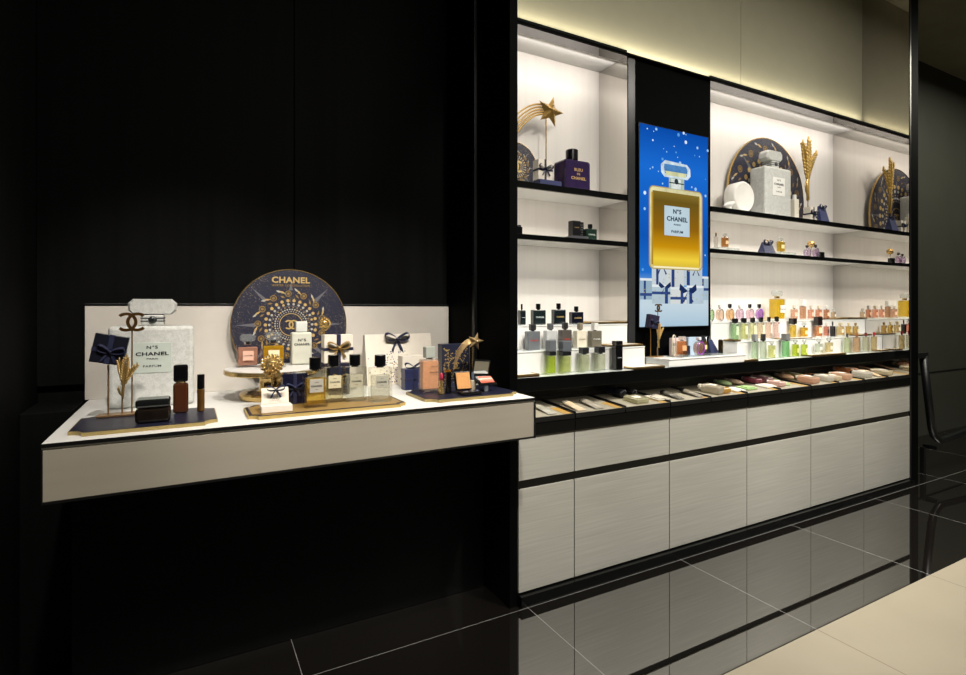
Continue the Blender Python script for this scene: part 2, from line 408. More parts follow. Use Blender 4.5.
# ================================================================== base cabinets
seams = [1.217, 1.512, 2.104, 2.70, 3.296, 3.883, 4.479]
names = ['narrow greige base cabinet beside the black post', 'greige base cabinet second from the black post', 'greige base cabinet in the middle under the screen platform', 'greige base cabinet under the six slim eau bottles', 'greige base cabinet second from the far black post', 'greige base cabinet against the far black post']
for i in range(6):
    a, b_ = seams[i], seams[i+1]; w = b_-a
    t = thing('base_cabinet', names[i], 'cabinet', ((a+b_)/2, Y0, 0), 0, 'greige base cabinets under the counter')
    MB().span((-w/2, .022, .002), (w/2, .5, .70), BLACK).build('carcass', t)
    MB().span((-w/2+.0025, 0, .052), (w/2-.0025, .02, .487), DOOR, .0012).build('door', t)
    MB().span((-w/2+.0025, 0, .523), (w/2-.0025, .02, .70), DOOR, .0012).build('drawer_front', t)
    MB().span((-w/2, .004, .489), (w/2, .021, .521), GLOSSBLK).build('grip_channel', t)
    MB().span((-w/2, -.026, .001), (w/2, .021, .046), GLOSSBLK).build('plinth', t)
    MB().span((-w/2+.001, -.006, .706), (w/2-.001, .02, .757), GLOSSBLK, .002).build('tray_rail', t)
    MB().span((-w/2, .001, .7005), (w/2, .02, .7055), solid('#8f8a7c', .5, 0, .3, .04, 40)).build('rail_shadow_gap', t)
struct('trim_13', MB().span((1.216, 2.208, .70), (4.479, 2.43, .818), solid('#2c2b29', .4, 0, .3, .1, 20)))
# pull-out tester trays
TW = .2968; SL = math.atan2(.02, .27)
order = ['first', 'second', 'third', 'fourth', 'fifth', 'sixth', 'seventh', 'eighth', 'ninth', 'tenth', 'eleventh']
TRAYINS = solid('#8f8a7a', .45, 0, .4, .04, 20)
for i in range(11):
    t = thing('tester_tray', order[i] + ' black-rimmed tester tray counted from the display table', 'tray', (1.2165+TW*(i+.5), Y0-.004, .760), 0, 'sloping tester trays under the counter')
    t.rotation_euler = (SL, 0, 0)
    w = TW-.006
    MB().span((-w/2, 0, 0), (w/2, .272, .012), BLACK).span((-w/2, 0, .0121), (w/2, .006, .022), BLACK, .001).span((-w/2, .007, .0121), (-w/2+.007, .272, .028), BLACK).span((w/2-.004, .007, .0121), (w/2, .272, .024), BLACK).build('tray_frame', t)
    MB().span((-w/2+.0075, .0065, .0122), (w/2-.0045, .271, .0200), TRAYINS).build('tray_insert', t)
    MB().span((w/2-.046, .012, .0201), (w/2-.006, .12, .0208), solid('#a8853c', .45, .2, .5, .05, 40)).build('gold_strip', t)
# ================================================================== display table
tb = thing('display_table', 'wall-mounted white display table with greige front and upright white backboard', 'table', (.42, 1.755, 0))
xa, xb = -.330-.42, XL-.004-.42
XE = 1.187-.42
MB().span((xa, .006, .885), (xb, .795, .902), WHITE, .001).span((xb, .006, .885), (XE, .168, .902), WHITE, .001).build('table_top', tb)
MB().span((xa+.003, .004, .7515), (XE-.006, .02, .8848), GREIGE, .001).build('front_panel', tb)
MB().span((xa, 0, .892), (XE, .0055, .9015), BLACK).span((xa, .002, .745), (XE, .02, .751), BLACK).span((XE-.0055, 0, .745), (XE, .168, .8848), BLACK).span((xa, .001, .746), (xa+.0035, .02, .8855), BLACK).build('edge_trim', tb)
MB().span((xa+.002, .021, .748), (xb-.002, .79, .8845), BLACK).build('underframe', tb)
MB().span((xa-.012, .765, .9025), (xb-.002, .79, 1.258), solid('#cfcac2', .5, 0, .35, .02, 20), .001).build('backboard', tb)
MB().span((xa-.012, .763, 1.2585), (xb-.002, .79, 1.268), BLACK, .001).build('backboard_cap', tb)
MB().span((xa+.004, 2.144-1.755, .001), (xb-.002, .79, .7475), WALLBLK, .002).build('pedestal', tb)
BOTTLES = [
  ('dark teal cologne with black cap, half hidden behind the black post, top step', 'LT', 'square', 1.4812, 2.316, 1.165, 0.0304, 0.032, 0.0742, 0.0311, '#161d1f', ('round', 0.33, '#0a0a0b'), None, 'CHANEL', '#c8d0d0'),
  ('dark green cologne with black cap and white lettering, top step beside the table', 'LT', 'square', 1.5811, 2.316, 1.165, 0.0753, 0.032, 0.0755, 0.0316, '#182122', ('round', 0.33, '#0a0a0b'), None, 'CHANEL', '#c8d0d0'),
  ('dark teal cologne with gold lettering between two black-capped bottles, top step', 'LT', 'square', 1.7098, 2.316, 1.165, 0.0733, 0.032, 0.0772, 0.0323, '#121a1d', ('round', 0.33, '#0a0a0b'), None, 'CHANEL', '#c9a868'),
  ('near-black navy cologne, shortest of its row, beside a gold-edged tray', 'LT', 'square', 1.8262, 2.316, 1.165, 0.0749, 0.032, 0.0638, 0.0303, '#10121f', ('round', 0.33, '#0a0a0b'), None, 'CHANEL', '#c9a868'),
  ('grey metallic cologne with dark ball cap on the middle step', 'LM', 'square', 1.4459, 2.166, 1.05, 0.0696, 0.032, 0.0896, 0.0346, '#6d7276', ('ball', 0.42, '#2a2b2d'), None, 'CHANEL', '#b04040'),
  ('silvery white cologne with grey ball cap behind the lime bottle', 'LM', 'square', 1.5496, 2.166, 1.05, 0.0632, 0.032, 0.0913, 0.0343, '#d2d4d4', ('ball', 0.4, '#55585a'), None, 'CHANEL', '#6a6a6a'),
  ('taupe brown cologne with red lettering and dark ball cap, middle step', 'LM', 'square', 1.638, 2.166, 1.05, 0.0629, 0.032, 0.0928, 0.0358, '#544f4b', ('ball', 0.4, '#2c2a2a'), None, 'CHANEL', '#c44a3c'),
  ('cream white cologne with taupe cap on the middle step', 'LM', 'square', 1.7321, 2.166, 1.05, 0.0631, 0.032, 0.0873, 0.0374, '#e6dfcb', ('ball', 0.36, '#8c8270'), None, 'CHANEL', '#a2987e'),
  ('olive taupe cologne with white cap at the end of its row', 'LM', 'square', 1.8272, 2.166, 1.05, 0.068, 0.032, 0.0837, 0.0406, '#6c675a', ('square', 0.38, '#e6e6e2'), None, 'CHANEL', '#e2e2dc'),
  ('lime cologne with tall grey cap, first bottle after the post', 'LF', 'tall', 1.4799, 2.064, 0.94, 0.0391, 0.038, 0.0897, 0.0713, '#c4dc3a', ('blockcollar', 0.96, '#5d6268'), None, None, None),
  ('pale lime cologne with tall grey cap and printed front', 'LF', 'tall', 1.5614, 2.064, 0.94, 0.0531, 0.038, 0.0864, 0.07, '#d5de86', ('blockcollar', 0.96, '#5d6268'), None, 'CHANEL', '#5c6430'),
  ('cream green cologne with black cap nearest the two lime bottles', 'LF', 'square', 1.6733, 2.063, 0.94, 0.05, 0.036, 0.0872, 0.0334, '#d8dcb8', ('square', 0.74, '#26282a'), None, 'CHANEL', '#5c6048'),
  ('cream cologne with black cap beside the tall black canister', 'LF', 'square', 1.7713, 2.063, 0.94, 0.0536, 0.036, 0.0873, 0.034, '#dadcc2', ('square', 0.76, '#1d1e20'), None, 'CHANEL', '#5c6048'),
  ('tall black cologne canister with white print near the screen', 'LF', 'canister', 1.8842, 2.063, 0.94, 0.0426, 0.036, 0.1263, 0.0198, '#0c0c0e', ('square', 0.96, '#101012'), None, 'CHANEL', '#d6d6d6'),
  ('pale green round perfume bottle half hidden behind the screen panel', 'RT', 'roundel', 2.906, 2.334, 1.165, 0.0444, 0.028, 0.0787, 0.0283, '#a8d88c', ('ball', 0.3, '#c9c9c9'), None, None, None),
  ('peach round perfume bottle with silver cap, next to the green one', 'RT', 'roundel', 2.9948, 2.334, 1.165, 0.053, 0.028, 0.0809, 0.0242, '#efc3a0', ('ball', 0.32, '#d0d0d0'), None, None, None),
  ('orange round perfume bottle with black cap on the top step', 'RT', 'roundel', 3.0927, 2.334, 1.165, 0.0562, 0.028, 0.0826, 0.0297, '#eaa85a', ('ball', 0.34, '#1b1b1c'), None, None, None),
  ('lilac pink round perfume bottle with silver cap', 'RT', 'roundel', 3.1896, 2.334, 1.165, 0.0524, 0.028, 0.0824, 0.0229, '#e2b4cc', ('ball', 0.3, '#d0d0d0'), None, None, None),
  ('rose pink round perfume bottle with black cap', 'RT', 'roundel', 3.2944, 2.334, 1.165, 0.0589, 0.028, 0.0823, 0.0292, '#e8aec0', ('ball', 0.3, '#1b1b1c'), None, None, None),
  ('purple round perfume bottle beside the huge amber bottle', 'RT', 'roundel', 3.3925, 2.334, 1.165, 0.0529, 0.028, 0.082, 0.0296, '#9a55b4', ('ball', 0.34, '#1b1b1c'), None, None, None),
  ('huge amber square perfume bottle with crystal stopper on the top step', 'RT', 'factice', 3.5991, 2.3425, 1.165, 0.0914, 0.085, 0.1516, 0.0567, '#dcae1c', ('stopper', 0.62, '#cfd2d2'), '#e8eae6', 'CHANEL', '#202020'),
  ('pale peach perfume with silver cap next to the huge amber bottle', 'RT', 'square', 3.7863, 2.335, 1.165, 0.0547, 0.03, 0.0777, 0.0282, '#f0b79c', ('ball', 0.34, '#d6cfc0'), '#f0c8b0', None, None),
  ('tall coppery lotion bottle with white cap', 'RT', 'tall', 3.888, 2.335, 1.165, 0.0452, 0.03, 0.0965, 0.045, '#d69a78', ('block', 0.98, '#f0efea'), None, None, None),
  ('salmon perfume with silver cap right after the white-capped lotion', 'RT', 'square', 3.9855, 2.335, 1.165, 0.0413, 0.03, 0.076, 0.0289, '#f0a083', ('ball', 0.34, '#d6cfc0'), '#f4c0a8', None, None),
  ('coral perfume with cream cap between salmon and copper ones', 'RT', 'square', 4.0841, 2.335, 1.165, 0.0473, 0.03, 0.0754, 0.0293, '#ee9878', ('ball', 0.4, '#e2d6bc'), '#f2b89c', None, None),
  ('copper perfume with silver cap and wide label', 'RT', 'square', 4.1831, 2.335, 1.165, 0.0394, 0.03, 0.0741, 0.0296, '#dc8c64', ('ball', 0.42, '#d8d8d0'), '#efc4a4', None, None),
  ('small pale peach lotion with clear cap at the row end', 'RT', 'square', 4.2733, 2.335, 1.165, 0.0243, 0.03, 0.0562, 0.0247, '#efd0b0', ('square', 0.7, '#ecebe4'), '#f4e4d0', None, None),
  ('green eau bottle with black cap, first of six slim ones', 'RM', 'tall', 2.941, 2.183, 1.05, 0.0353, 0.036, 0.1044, 0.0322, '#9cc48c', ('square', 0.72, '#141415'), '#cfe0bf', None, None),
  ('yellow-olive eau bottle with black cap, second of six slim ones', 'RM', 'tall', 3.0258, 2.183, 1.05, 0.0321, 0.036, 0.1056, 0.0326, '#cfcf86', ('square', 0.72, '#141415'), '#e6e6bc', None, None),
  ('pale yellow eau bottle with black cap, third of six slim ones', 'RM', 'tall', 3.1093, 2.183, 1.05, 0.0298, 0.036, 0.1069, 0.0329, '#dcd8a4', ('square', 0.72, '#141415'), '#ecebc8', None, None),
  ('pale peach eau bottle with black cap, fourth of six slim ones', 'RM', 'tall', 3.1918, 2.183, 1.05, 0.0273, 0.036, 0.1081, 0.0333, '#e8cfae', ('square', 0.72, '#141415'), '#f0e2c8', None, None),
  ('beige pink eau bottle with black cap, fifth of six slim ones', 'RM', 'tall', 3.2717, 2.183, 1.05, 0.0217, 0.036, 0.1093, 0.0337, '#eac6b2', ('square', 0.72, '#141415'), '#f2dccb', None, None),
  ('pink eau bottle with black cap, last of six slim ones', 'RM', 'tall', 3.3523, 2.183, 1.05, 0.0262, 0.036, 0.1105, 0.0341, '#edc4bc', ('square', 0.72, '#141415'), '#f4dad4', None, None),
  ('yellow lotion with tall black cap on a gold-edged tray', 'RM', 'tall', 3.5247, 2.1825, 1.05, 0.0376, 0.035, 0.0901, 0.0414, '#e3b93e', ('block', 0.98, '#1c1816'), None, None, None),
  ('squat amber perfume with crystal stopper beside the yellow lotion', 'RM', 'factice', 3.6473, 2.183, 1.05, 0.0494, 0.036, 0.0702, 0.0348, '#e2a51c', ('stopper', 0.5, '#d8d0b8'), '#f0dca0', None, None),
  ('orange lotion with big black cap on the middle step', 'RM', 'tall', 3.8094, 2.182, 1.05, 0.0526, 0.034, 0.0778, 0.0621, '#e08a4c', ('block', 0.98, '#201614'), '#f0d8b0', None, None),
  ('coral perfume with clear cap between an orange and a black bottle', 'RM', 'square', 3.9054, 2.181, 1.05, 0.0212, 0.032, 0.0733, 0.0235, '#ea8a70', ('square', 0.5, '#e6e0d8'), '#3c2420', None, None),
  ('black perfume with black cap on the middle step', 'RM', 'square', 3.9828, 2.181, 1.05, 0.013, 0.032, 0.0733, 0.0314, '#121214', ('square', 0.6, '#0e0e0f'), None, None, None),
  ('cream amber perfume next to the black one', 'RM', 'square', 4.0812, 2.182, 1.05, 0.0461, 0.034, 0.072, 0.0226, '#ecc88a', ('square', 0.42, '#d8c8a0'), '#f4ead2', None, None),
  ('honey perfume with pale label, second last of the middle step', 'RM', 'square', 4.184, 2.182, 1.05, 0.0228, 0.034, 0.0701, 0.0229, '#e0b04c', ('square', 0.45, '#d8c690'), '#f2e4b8', None, None),
  ('honey perfume with dark stopper, last of the middle step', 'RM', 'square', 4.2769, 2.182, 1.05, 0.026, 0.034, 0.0687, 0.0232, '#d9aa50', ('square', 0.48, '#9c8448'), '#eee0b4', None, None),
  ('pale green lotion with grey block cap on the counter', 'RF', 'tall', 2.9583, 2.063, 0.94, 0.0264, 0.036, 0.1101, 0.0436, '#c6dcba', ('block', 0.98, '#9a9c9c'), None, None, None),
  ('clear pale lotion with charcoal block cap', 'RF', 'tall', 3.0363, 2.063, 0.94, 0.0211, 0.036, 0.1096, 0.0441, '#dce4d2', ('block', 0.98, '#313133'), None, None, None),
  ('short pale yellow-green perfume between two block-capped lotions', 'RF', 'factice', 3.1185, 2.063, 0.94, 0.0302, 0.036, 0.0844, 0.0247, '#cfcf7c', ('stopper', 0.4, '#c8c8bc'), '#e8e8c0', None, None),
  ('bright green lotion with grey block cap', 'RF', 'tall', 3.258, 2.063, 0.94, 0.0383, 0.036, 0.1064, 0.0443, '#7cc47c', ('block', 0.98, '#77797a'), None, None, None),
  ('vivid lime perfume with crystal stopper next to the bright green lotion', 'RF', 'factice', 3.3576, 2.063, 0.94, 0.0331, 0.036, 0.0829, 0.0293, '#b9cc22', ('stopper', 0.44, '#c8ccb4'), '#dfe49a', None, None),
  ('lime perfume with crystal stopper at the end of the green ones', 'RF', 'factice', 3.4499, 2.063, 0.94, 0.0285, 0.036, 0.0796, 0.0297, '#bccf3c', ('stopper', 0.44, '#c8ccb4'), '#e4e8a8', None, None),
  ('clear perfume with crystal stopper standing on a gold-edged tray', 'RF', 'factice', 3.6071, 2.062, 0.952, 0.0454, 0.034, 0.0678, 0.0323, '#d6dccb', ('stopper', 0.5, '#e4e6e6'), '#eef0ec', None, None),
  ('pale amber perfume with crystal stopper standing on a gold-edged tray', 'RF', 'factice', 3.7221, 2.062, 0.952, 0.0502, 0.034, 0.0714, 0.0321, '#dcc688', ('stopper', 0.46, '#d8d8d0'), '#efe8cc', None, None),
  ('pale green tall lotion with slate cap, first of four', 'RF', 'tall', 3.9424, 2.063, 0.94, 0.036, 0.036, 0.1093, 0.0283, '#cfd9ae', ('round', 0.42, '#4b4e52'), None, None, None),
  ('peach tall lotion with brown cap, second of four', 'RF', 'tall', 4.0562, 2.063, 0.94, 0.0422, 0.036, 0.1095, 0.0274, '#e2b48a', ('round', 0.5, '#9a6640'), None, None, None),
  ('pale cream tall lotion with dark red cap, third of four', 'RF', 'tall', 4.1727, 2.063, 0.94, 0.0293, 0.036, 0.1097, 0.0278, '#e0dcc0', ('round', 0.5, '#7a1c30'), None, None, None),
  ('amber cream tall lotion with red cap, last of four', 'RF', 'tall', 4.2801, 2.063, 0.94, 0.0275, 0.036, 0.1091, 0.0296, '#dcc088', ('round', 0.5, '#a32234'), None, None, None),
  ('small dark green cologne on the thin shelf, beside stacked black boxes', 'S2', 'square', 1.8784, 2.265, 1.607, 0.07, 0.03, 0.0618, 0.0264, '#1e2f28', ('round', 0.36, '#0b0b0c'), None, 'CHANEL', '#b8c0b8'),
  ('amber perfume on a clear riser on the thin shelf nearest the screen', 'S2', 'factice', 2.9557, 2.265, 1.625, 0.0427, 0.03, 0.0672, 0.0249, '#c98446', ('stopper', 0.4, '#d8d0c0'), '#e4bc94', None, None),
  ('golden perfume with crystal stopper on a clear riser beside the navy pouch', 'S2', 'factice', 3.5236, 2.265, 1.625, 0.0597, 0.03, 0.0752, 0.0269, '#e0b02a', ('stopper', 0.5, '#d8d8cc'), '#f0e0a4', None, None),
  ('lilac round perfume nearest the golden bottle on the thin shelf', 'S2', 'roundel', 3.8181, 2.263, 1.607, 0.0507, 0.026, 0.0628, 0.0209, '#c8a4cc', ('ball', 0.3, '#2c2630'), None, None, None),
  ('mauve round perfume under the golden ball on the thin shelf', 'S2', 'roundel', 3.9025, 2.253, 1.607, 0.0515, 0.026, 0.0668, 0.0246, '#b58ab8', ('ball', 0.3, '#1c181e'), None, None, None),
  ('huge deep purple cologne with black cap and gold lettering', 'S1', 'square', 1.781, 2.295, 1.862, 0.1639, 0.11, 0.1572, 0.0644, '#33264a', ('round', 0.4, '#0b0a10'), None, 'BLEU\nDE\nCHANEL', '#d8b070'),
  ('amber pink square perfume with clear cap on the acrylic riser', 'PF', 'square', 2.3712, 2.087, 0.9895, 0.0545, 0.034, 0.0813, 0.0244, '#d2824a', ('square', 0.5, '#e8dcd4'), '#e2a878', None, None),
  ('purple ringed round perfume on the acrylic riser', 'PF', 'roundel', 2.4896, 2.075, 0.9895, 0.0646, 0.03, 0.0771, 0.022, '#c48a70', ('ball', 0.34, '#c8c4cc'), None, None, None),
  ('slim black perfume with gold cross bands at the riser end', 'PF', 'canister', 2.6911, 2.091, 0.9895, 0.0163, 0.022, 0.0772, 0.0029, '#0d0c0d', ('square', 0.9, '#141214'), None, None, None),
  ('golden square perfume behind the purple ringed bottle', 'PF', 'square', 2.6133, 2.145, 0.9895, 0.0393, 0.03, 0.0687, 0.0315, '#d8a43a', ('square', 0.5, '#2a2a2c'), '#e4c888', None, None),
]
TESTERS = [
  ('grey fabric-look tester tube in the tray nearest the display table', 'tube', 1.409, 2.015, 0.132, 0.05, 0.016, '#8f8e82', '#8f8e82', 0),
  ('beige tester tube in the second tray', 'tube', 1.5722, 2.015, 0.132, 0.05, 0.02, '#b8a88c', '#8a8478', 0),
  ('grey brown tester tube beside the beige one', 'tube', 1.6764, 2.015, 0.132, 0.05, 0.02, '#8a8578', '#55524c', 0),
  ('navy black tester spray leaning in the third tray', 'spray', 1.9328, 2.135, 0.12, 0.045, 0.045, '#15161e', '#20233a', 0.2),
  ('black tester spray behind the navy one', 'spray', 2.0108, 2.135, 0.12, 0.04, 0.03, '#1a1a1c', '#101011', 0.1),
  ('pale yellow flat glass tester bottle in the third tray', 'bottle', 1.9525, 2.015, 0.12, 0.085, 0.022, '#b9b58f', '#a8a890', 0),
  ('black-ended tester tube in the fourth tray', 'tube', 2.2128, 2.015, 0.132, 0.045, 0.022, '#4d4a42', '#121213', 0),
  ('black and taupe tester tube in the fourth tray', 'tube', 2.36, 2.015, 0.132, 0.05, 0.022, '#6d675a', '#131314', 0),
  ('frosted pale glass tester bottle with round cap', 'bottle', 2.5064, 2.015, 0.132, 0.07, 0.045, '#b9b09a', '#d8d4c6', 0.25),
  ('pale green oval tester behind the frosted bottle', 'oval', 2.7622, 2.135, 0.12, 0.06, 0.03, '#9fb787', '#c8d4b8', 0),
  ('beige pink oval tester beside the green oval', 'oval', 2.8603, 2.135, 0.13, 0.055, 0.03, '#c9b09a', '#ddd0c0', 0),
  ('white flat tester card in the tray of green boxes', 'flat', 2.7066, 2.015, 0.09, 0.08, 0.01, '#dcdcd4', '#dcdcd4', 0),
  ('pale green patterned flat tester near the tray rim', 'flat', 2.8149, 2.015, 0.08, 0.085, 0.014, '#9cba80', '#9cba80', 0),
  ('raspberry pink tester bottle', 'bottle', 3.0216, 2.135, 0.12, 0.06, 0.03, '#b5566a', '#e0d8d4', 0),
  ('mauve pink long tester bottle', 'bottle', 3.1214, 2.135, 0.132, 0.06, 0.034, '#b07f86', '#cfc0b8', 0),
  ('olive green long tester behind the mauve one', 'tube', 3.2157, 2.135, 0.132, 0.05, 0.03, '#9aa57c', '#b8bc9c', 0),
  ('white folded tester card by the tray rim', 'flat', 2.9902, 2.015, 0.08, 0.09, 0.012, '#e0dcd0', '#e0dcd0', 0),
  ('green white small flat tester by the tray rim', 'flat', 3.1487, 2.015, 0.06, 0.07, 0.014, '#b8c896', '#b8c896', 0),
  ('peach oval tester with gold dot', 'oval', 3.3513, 2.135, 0.13, 0.06, 0.034, '#cfa98a', '#d8c6b0', 0),
  ('olive yellow long tester bottle behind the peach oval', 'bottle', 3.4386, 2.135, 0.132, 0.055, 0.034, '#a9a168', '#d8d2b8', 0),
  ('peach pink glass tester bottle with white cap', 'bottle', 3.3901, 2.015, 0.132, 0.075, 0.04, '#d3a88c', '#ece6dc', 0),
  ('small orange tester behind the white one', 'oval', 3.643, 2.135, 0.08, 0.05, 0.02, '#c9875a', '#c9875a', 0),
  ('white glass tester bottle with black end', 'bottle', 3.557, 2.015, 0.13, 0.06, 0.036, '#cfcabc', '#2c2a28', 0),
  ('beige peach glass tester bottle', 'bottle', 3.7558, 2.015, 0.132, 0.07, 0.04, '#d6ae90', '#e4dccc', 0),
  ('orange copper tester bottle with clear cap', 'bottle', 4.0256, 2.135, 0.13, 0.07, 0.04, '#c97d4a', '#d8c8b0', 0),
  ('white tester bottle with dark band', 'bottle', 4.0041, 2.015, 0.13, 0.075, 0.036, '#d4d0c4', '#343230', 0),
  ('tan brown tester tube near the far end', 'tube', 4.3668, 2.135, 0.13, 0.05, 0.024, '#b08d70', '#c0a890', 0),
  ('pale cream tester bottle in the last tray', 'bottle', 4.2696, 2.015, 0.132, 0.06, 0.032, '#dccfae', '#e8e0cc', 0),
  ('cream square tester bottle by the rim of the eighth tray', 'bottle', 3.6609, 2.015, 0.11, 0.06, 0.03, '#d8c8a8', '#ece6dc', 0),
  ('pale pink short tester bottle between white cards', 'bottle', 3.0784, 2.015, 0.1, 0.06, 0.03, '#d8b0a8', '#e8e0dc', 0),
  ('light tan oval tester in the ninth tray', 'oval', 4.1221, 2.135, 0.13, 0.07, 0.036, '#c8a080', '#e0d0b8', 0),
  ('warm beige tester tube in the tenth tray', 'tube', 4.1399, 2.015, 0.12, 0.05, 0.028, '#cbb08c', '#d8c8ac', 0),
  ('grey flat tester card lying in the fourth tray', 'flat', 2.1088, 2.015, 0.1, 0.09, 0.01, '#b4b0a2', '#b4b0a2', 0),
  ('amber glass tester bottle beside the frosted one', 'bottle', 2.5813, 2.015, 0.11, 0.06, 0.03, '#c8963c', '#d8c8a0', 0),
]
TRAYS = [
  ('gold-edged white tray on the counter beside the black post', 1.2508, 1.3966, 2.035, 0.94, 0.08, 0.014),
  ('gold-edged white tray on the top step beside the navy cologne', 1.8989, 2.0985, 2.225, 1.165, 0.19, 0.012),
  ('gold-edged white tray on the middle step in front of the grey post', 1.9, 2.0995, 2.104, 1.05, 0.1, 0.012),
  ('gold-edged white tray on the counter beside the white platform', 1.9612, 2.1807, 2.03, 0.94, 0.1, 0.012),
  ('gold-edged dark tray on the middle step beside the screen panel', 2.8455, 2.8999, 2.112, 1.05, 0.08, 0.012),
  ('gold-edged tray on the counter between the platform and the pale lotions', 2.8158, 2.9378, 2.025, 0.94, 0.06, 0.012),
  ('gold-edged tray under the yellow lotion and squat amber perfume', 3.3395, 3.6142, 2.106, 1.05, 0.09, 0.006),
  ('gold-edged tray under the two crystal-stoppered perfumes', 3.4784, 3.8698, 2.03, 0.94, 0.09, 0.012),
  ('gold-edged tray on the top step against the mirror wall', 4.2709, 4.4049, 2.3, 1.165, 0.13, 0.012),
  ('gold-edged tray on the middle step against the mirror wall', 4.2399, 4.3733, 2.12, 1.05, 0.085, 0.012),
  ('gold-edged tray on the counter against the mirror wall', 4.3303, 4.4325, 2.035, 0.94, 0.15, 0.012),
]
# ================================================================== merchandise builders
def octo(w, d, ch):
    x, y = w/2, d/2
    return [(-x+ch, -y), (x-ch, -y), (x, -y+ch), (x, y-ch), (x-ch, y), (-x+ch, y), (-x, y-ch), (-x, -y+ch)]
def stopper(mb, w, d, h, z, mat):
    """emerald-cut stopper: chamfered slab"""
    ch = h*.27
    pts = octo(w, h, ch)
    M = Matrix.Translation((0, d/2, z+h/2)) @ FRONT
    n = len(pts); rings = []
    for s, k in ((.9, 0), (1., .18), (1., .82), (.9, 1.)):
        rings.append([(x*s, y*s, k*d) for x, y in pts])
    vs = [p for r in rings for p in r]; fs = []
    for j in range(3):
        for i in range(n): fs.append([j*n+i, j*n+(i+1) % n, (j+1)*n+(i+1) % n, (j+1)*n+i])
    fs += [list(range(n))[::-1], [3*n+i for i in range(n)]]
    mb.add(vs, fs, mat, M)
def bottle(label, row, style, x, y, z, w, d, hb, hc, col, cap, plate, text, tcol, name=None):
    bay = {'LT': 'colognes on the top step', 'LM': 'colognes on the middle step', 'LF': 'colognes on the counter', 'RT': 'perfumes on the top step beyond the screen', 'RM': 'perfumes on the middle step beyond the screen', 'RF': 'perfumes on the counter beyond the screen', 'PF': 'perfumes on the white platform', 'S2': 'bottles on the thin shelves'}.get(row)
    cat = 'perfume bottle'
    t = thing(name or 'perfume_bottle', label, cat, (x, y, z), 0, bay)
    opaque = row in ('LT', 'LM', 'S1') or style == 'canister' or col in ('#121214', '#1e2f28')
    cw, cf, cc = cap[0], cap[1], cap[2]
    ccol = cc or '#26272a'
    capm = clear(ccol, .55) if ccol.lower() in ('#cfd2d2', '#e4e6e6', '#e8dcd4', '#ecebe4') else solid(ccol, .18, 0, .6, .05, 40)
    e = min(w, d)*.11
    zb0 = 0
    if style in ('square', 'tall', 'factice'):
        if opaque:
            m = solid(col, .12, .25 if row == 'LM' and col in ('#6d7276', '#d2d4d4') else 0, .7, .12, 30)
            MB().box((0, 0, hb/2+.0003), (w, d, hb-.0006), m, e).build('bottle_body', t)
        else:
            bd = MB().box((0, 0, hb/2+.0003), (w, d, hb-.0006), clear('#fafcfa'), e).build('glass_body', t)
            f = e*.9
            MB().box((0, 0, hb*.5+.003), (w-2*f, d-2*f, hb-.006-f*1.2), clear(col, .16), e*.5).build('liquid', bd)
        neck = .004 if style != 'factice' else max(.004, hc*.28)
    elif style == 'roundel':
        R_ = min(w, hb)/2
        Mx = Matrix.Translation((0, 0, hb/2)) @ Matrix.Rotation(PI/2, 4, 'X') @ Matrix.Diagonal((w/hb if hb > w else 1, 1, 1, 1))
        rr = hb/2
        ring = MB()
        ring.lathe([(rr*.86, -d/2), (rr*.97, -d*.42), (rr, -d*.2), (rr, d*.2), (rr*.97, d*.42), (rr*.86, d/2)], clear('#f8fafb', .1), (0, 0, 0), 28, Mx)
        ring.box((0, 0, .0018), (w*.5, d*.8, .003), clear('#f8fafb', .1), .0008)
        bd = ring.build('glass_body', t)
        rimc = '#8a3fb0' if ('purple' in label) else '#c9ccd2'
        MB().lathe([(rr*.84, -d*.5), (rr*.84, d*.5)], clear(col, .22), (0, 0, 0), 28, Mx).build('liquid', bd)
        MB().arc((0, -d/2, hb/2), rr*.9, rr*.14, 0, 2*PI, solid(rimc, .2, .8 if rimc != '#8a3fb0' else 0, .5, .05, 40), .0015, 32, Matrix.Diagonal((w/hb if hb > w else 1, 1, 1, 1))).build('ring', t)
        neck = .004
    else:  # canister
        MB().box((0, 0, hb/2+.0003), (w, d, hb-.0006), solid(col, .15, 0, .6, .05, 30), e).build('bottle_body', t)
        neck = .0006
    # neck and cap
    zc_ = hb
    if cw == 'blockcollar':
        MB().box((0, 0, hb+hc*.14), (w*.92, d*.92, hc*.27), solid('#1a1c1e', .2, 0, .6, .05, 30), .001).build('collar', t)
        MB().box((0, 0, hb+hc*.64), (w*.96, d*.96, hc*.7), capm, e*.6).build('cap', t)
    elif cw == 'stopper':
        MB().cyl((0, 0, hb-.0004), min(w, d)*.2, neck, SILVER if row != 'RT' else BRIGHTGOLD, 16).build('neck', t)
        s = MB(); stopper(s, w*cf*1.25, d*.55, hc-neck, hb+neck, clear('#dfe3e0', .25)); s.build('stopper', t)
    else:
        cwid = w*cf
        if cw == 'block': cwid = w*.98
        nk = min(neck, hc*.2)
        MB().cyl((0, 0, hb-.0004), cwid*.36, nk+.0006, SILVER, 16).build('collar', t)
        if cw in ('round',):
            MB().cyl((0, 0, hb+nk), cwid/2, hc-nk, capm, 20).build('cap', t)
        elif cw == 'ball':
            MB().box((0, 0, hb+nk+(hc-nk)*.5), (cwid, min(cwid, d*.8), hc-nk), capm, min(cwid, d*.8)*.18, 3).build('cap', t)
        else:
            MB().box((0, 0, hb+nk+(hc-nk)/2), (cwid, min(cwid, d*.96), hc-nk), capm, .0012).build('cap', t)
    if plate:
        MB().box((0, -d/2-.0006, hb*(.52 if style != 'tall' else .6)), (w*(.56 if style != 'tall' else .66), .001, hb*(.34 if style != 'tall' else .5)), solid(plate, .5, 0, .3, .02, 60), 0).build('label_plate', t)
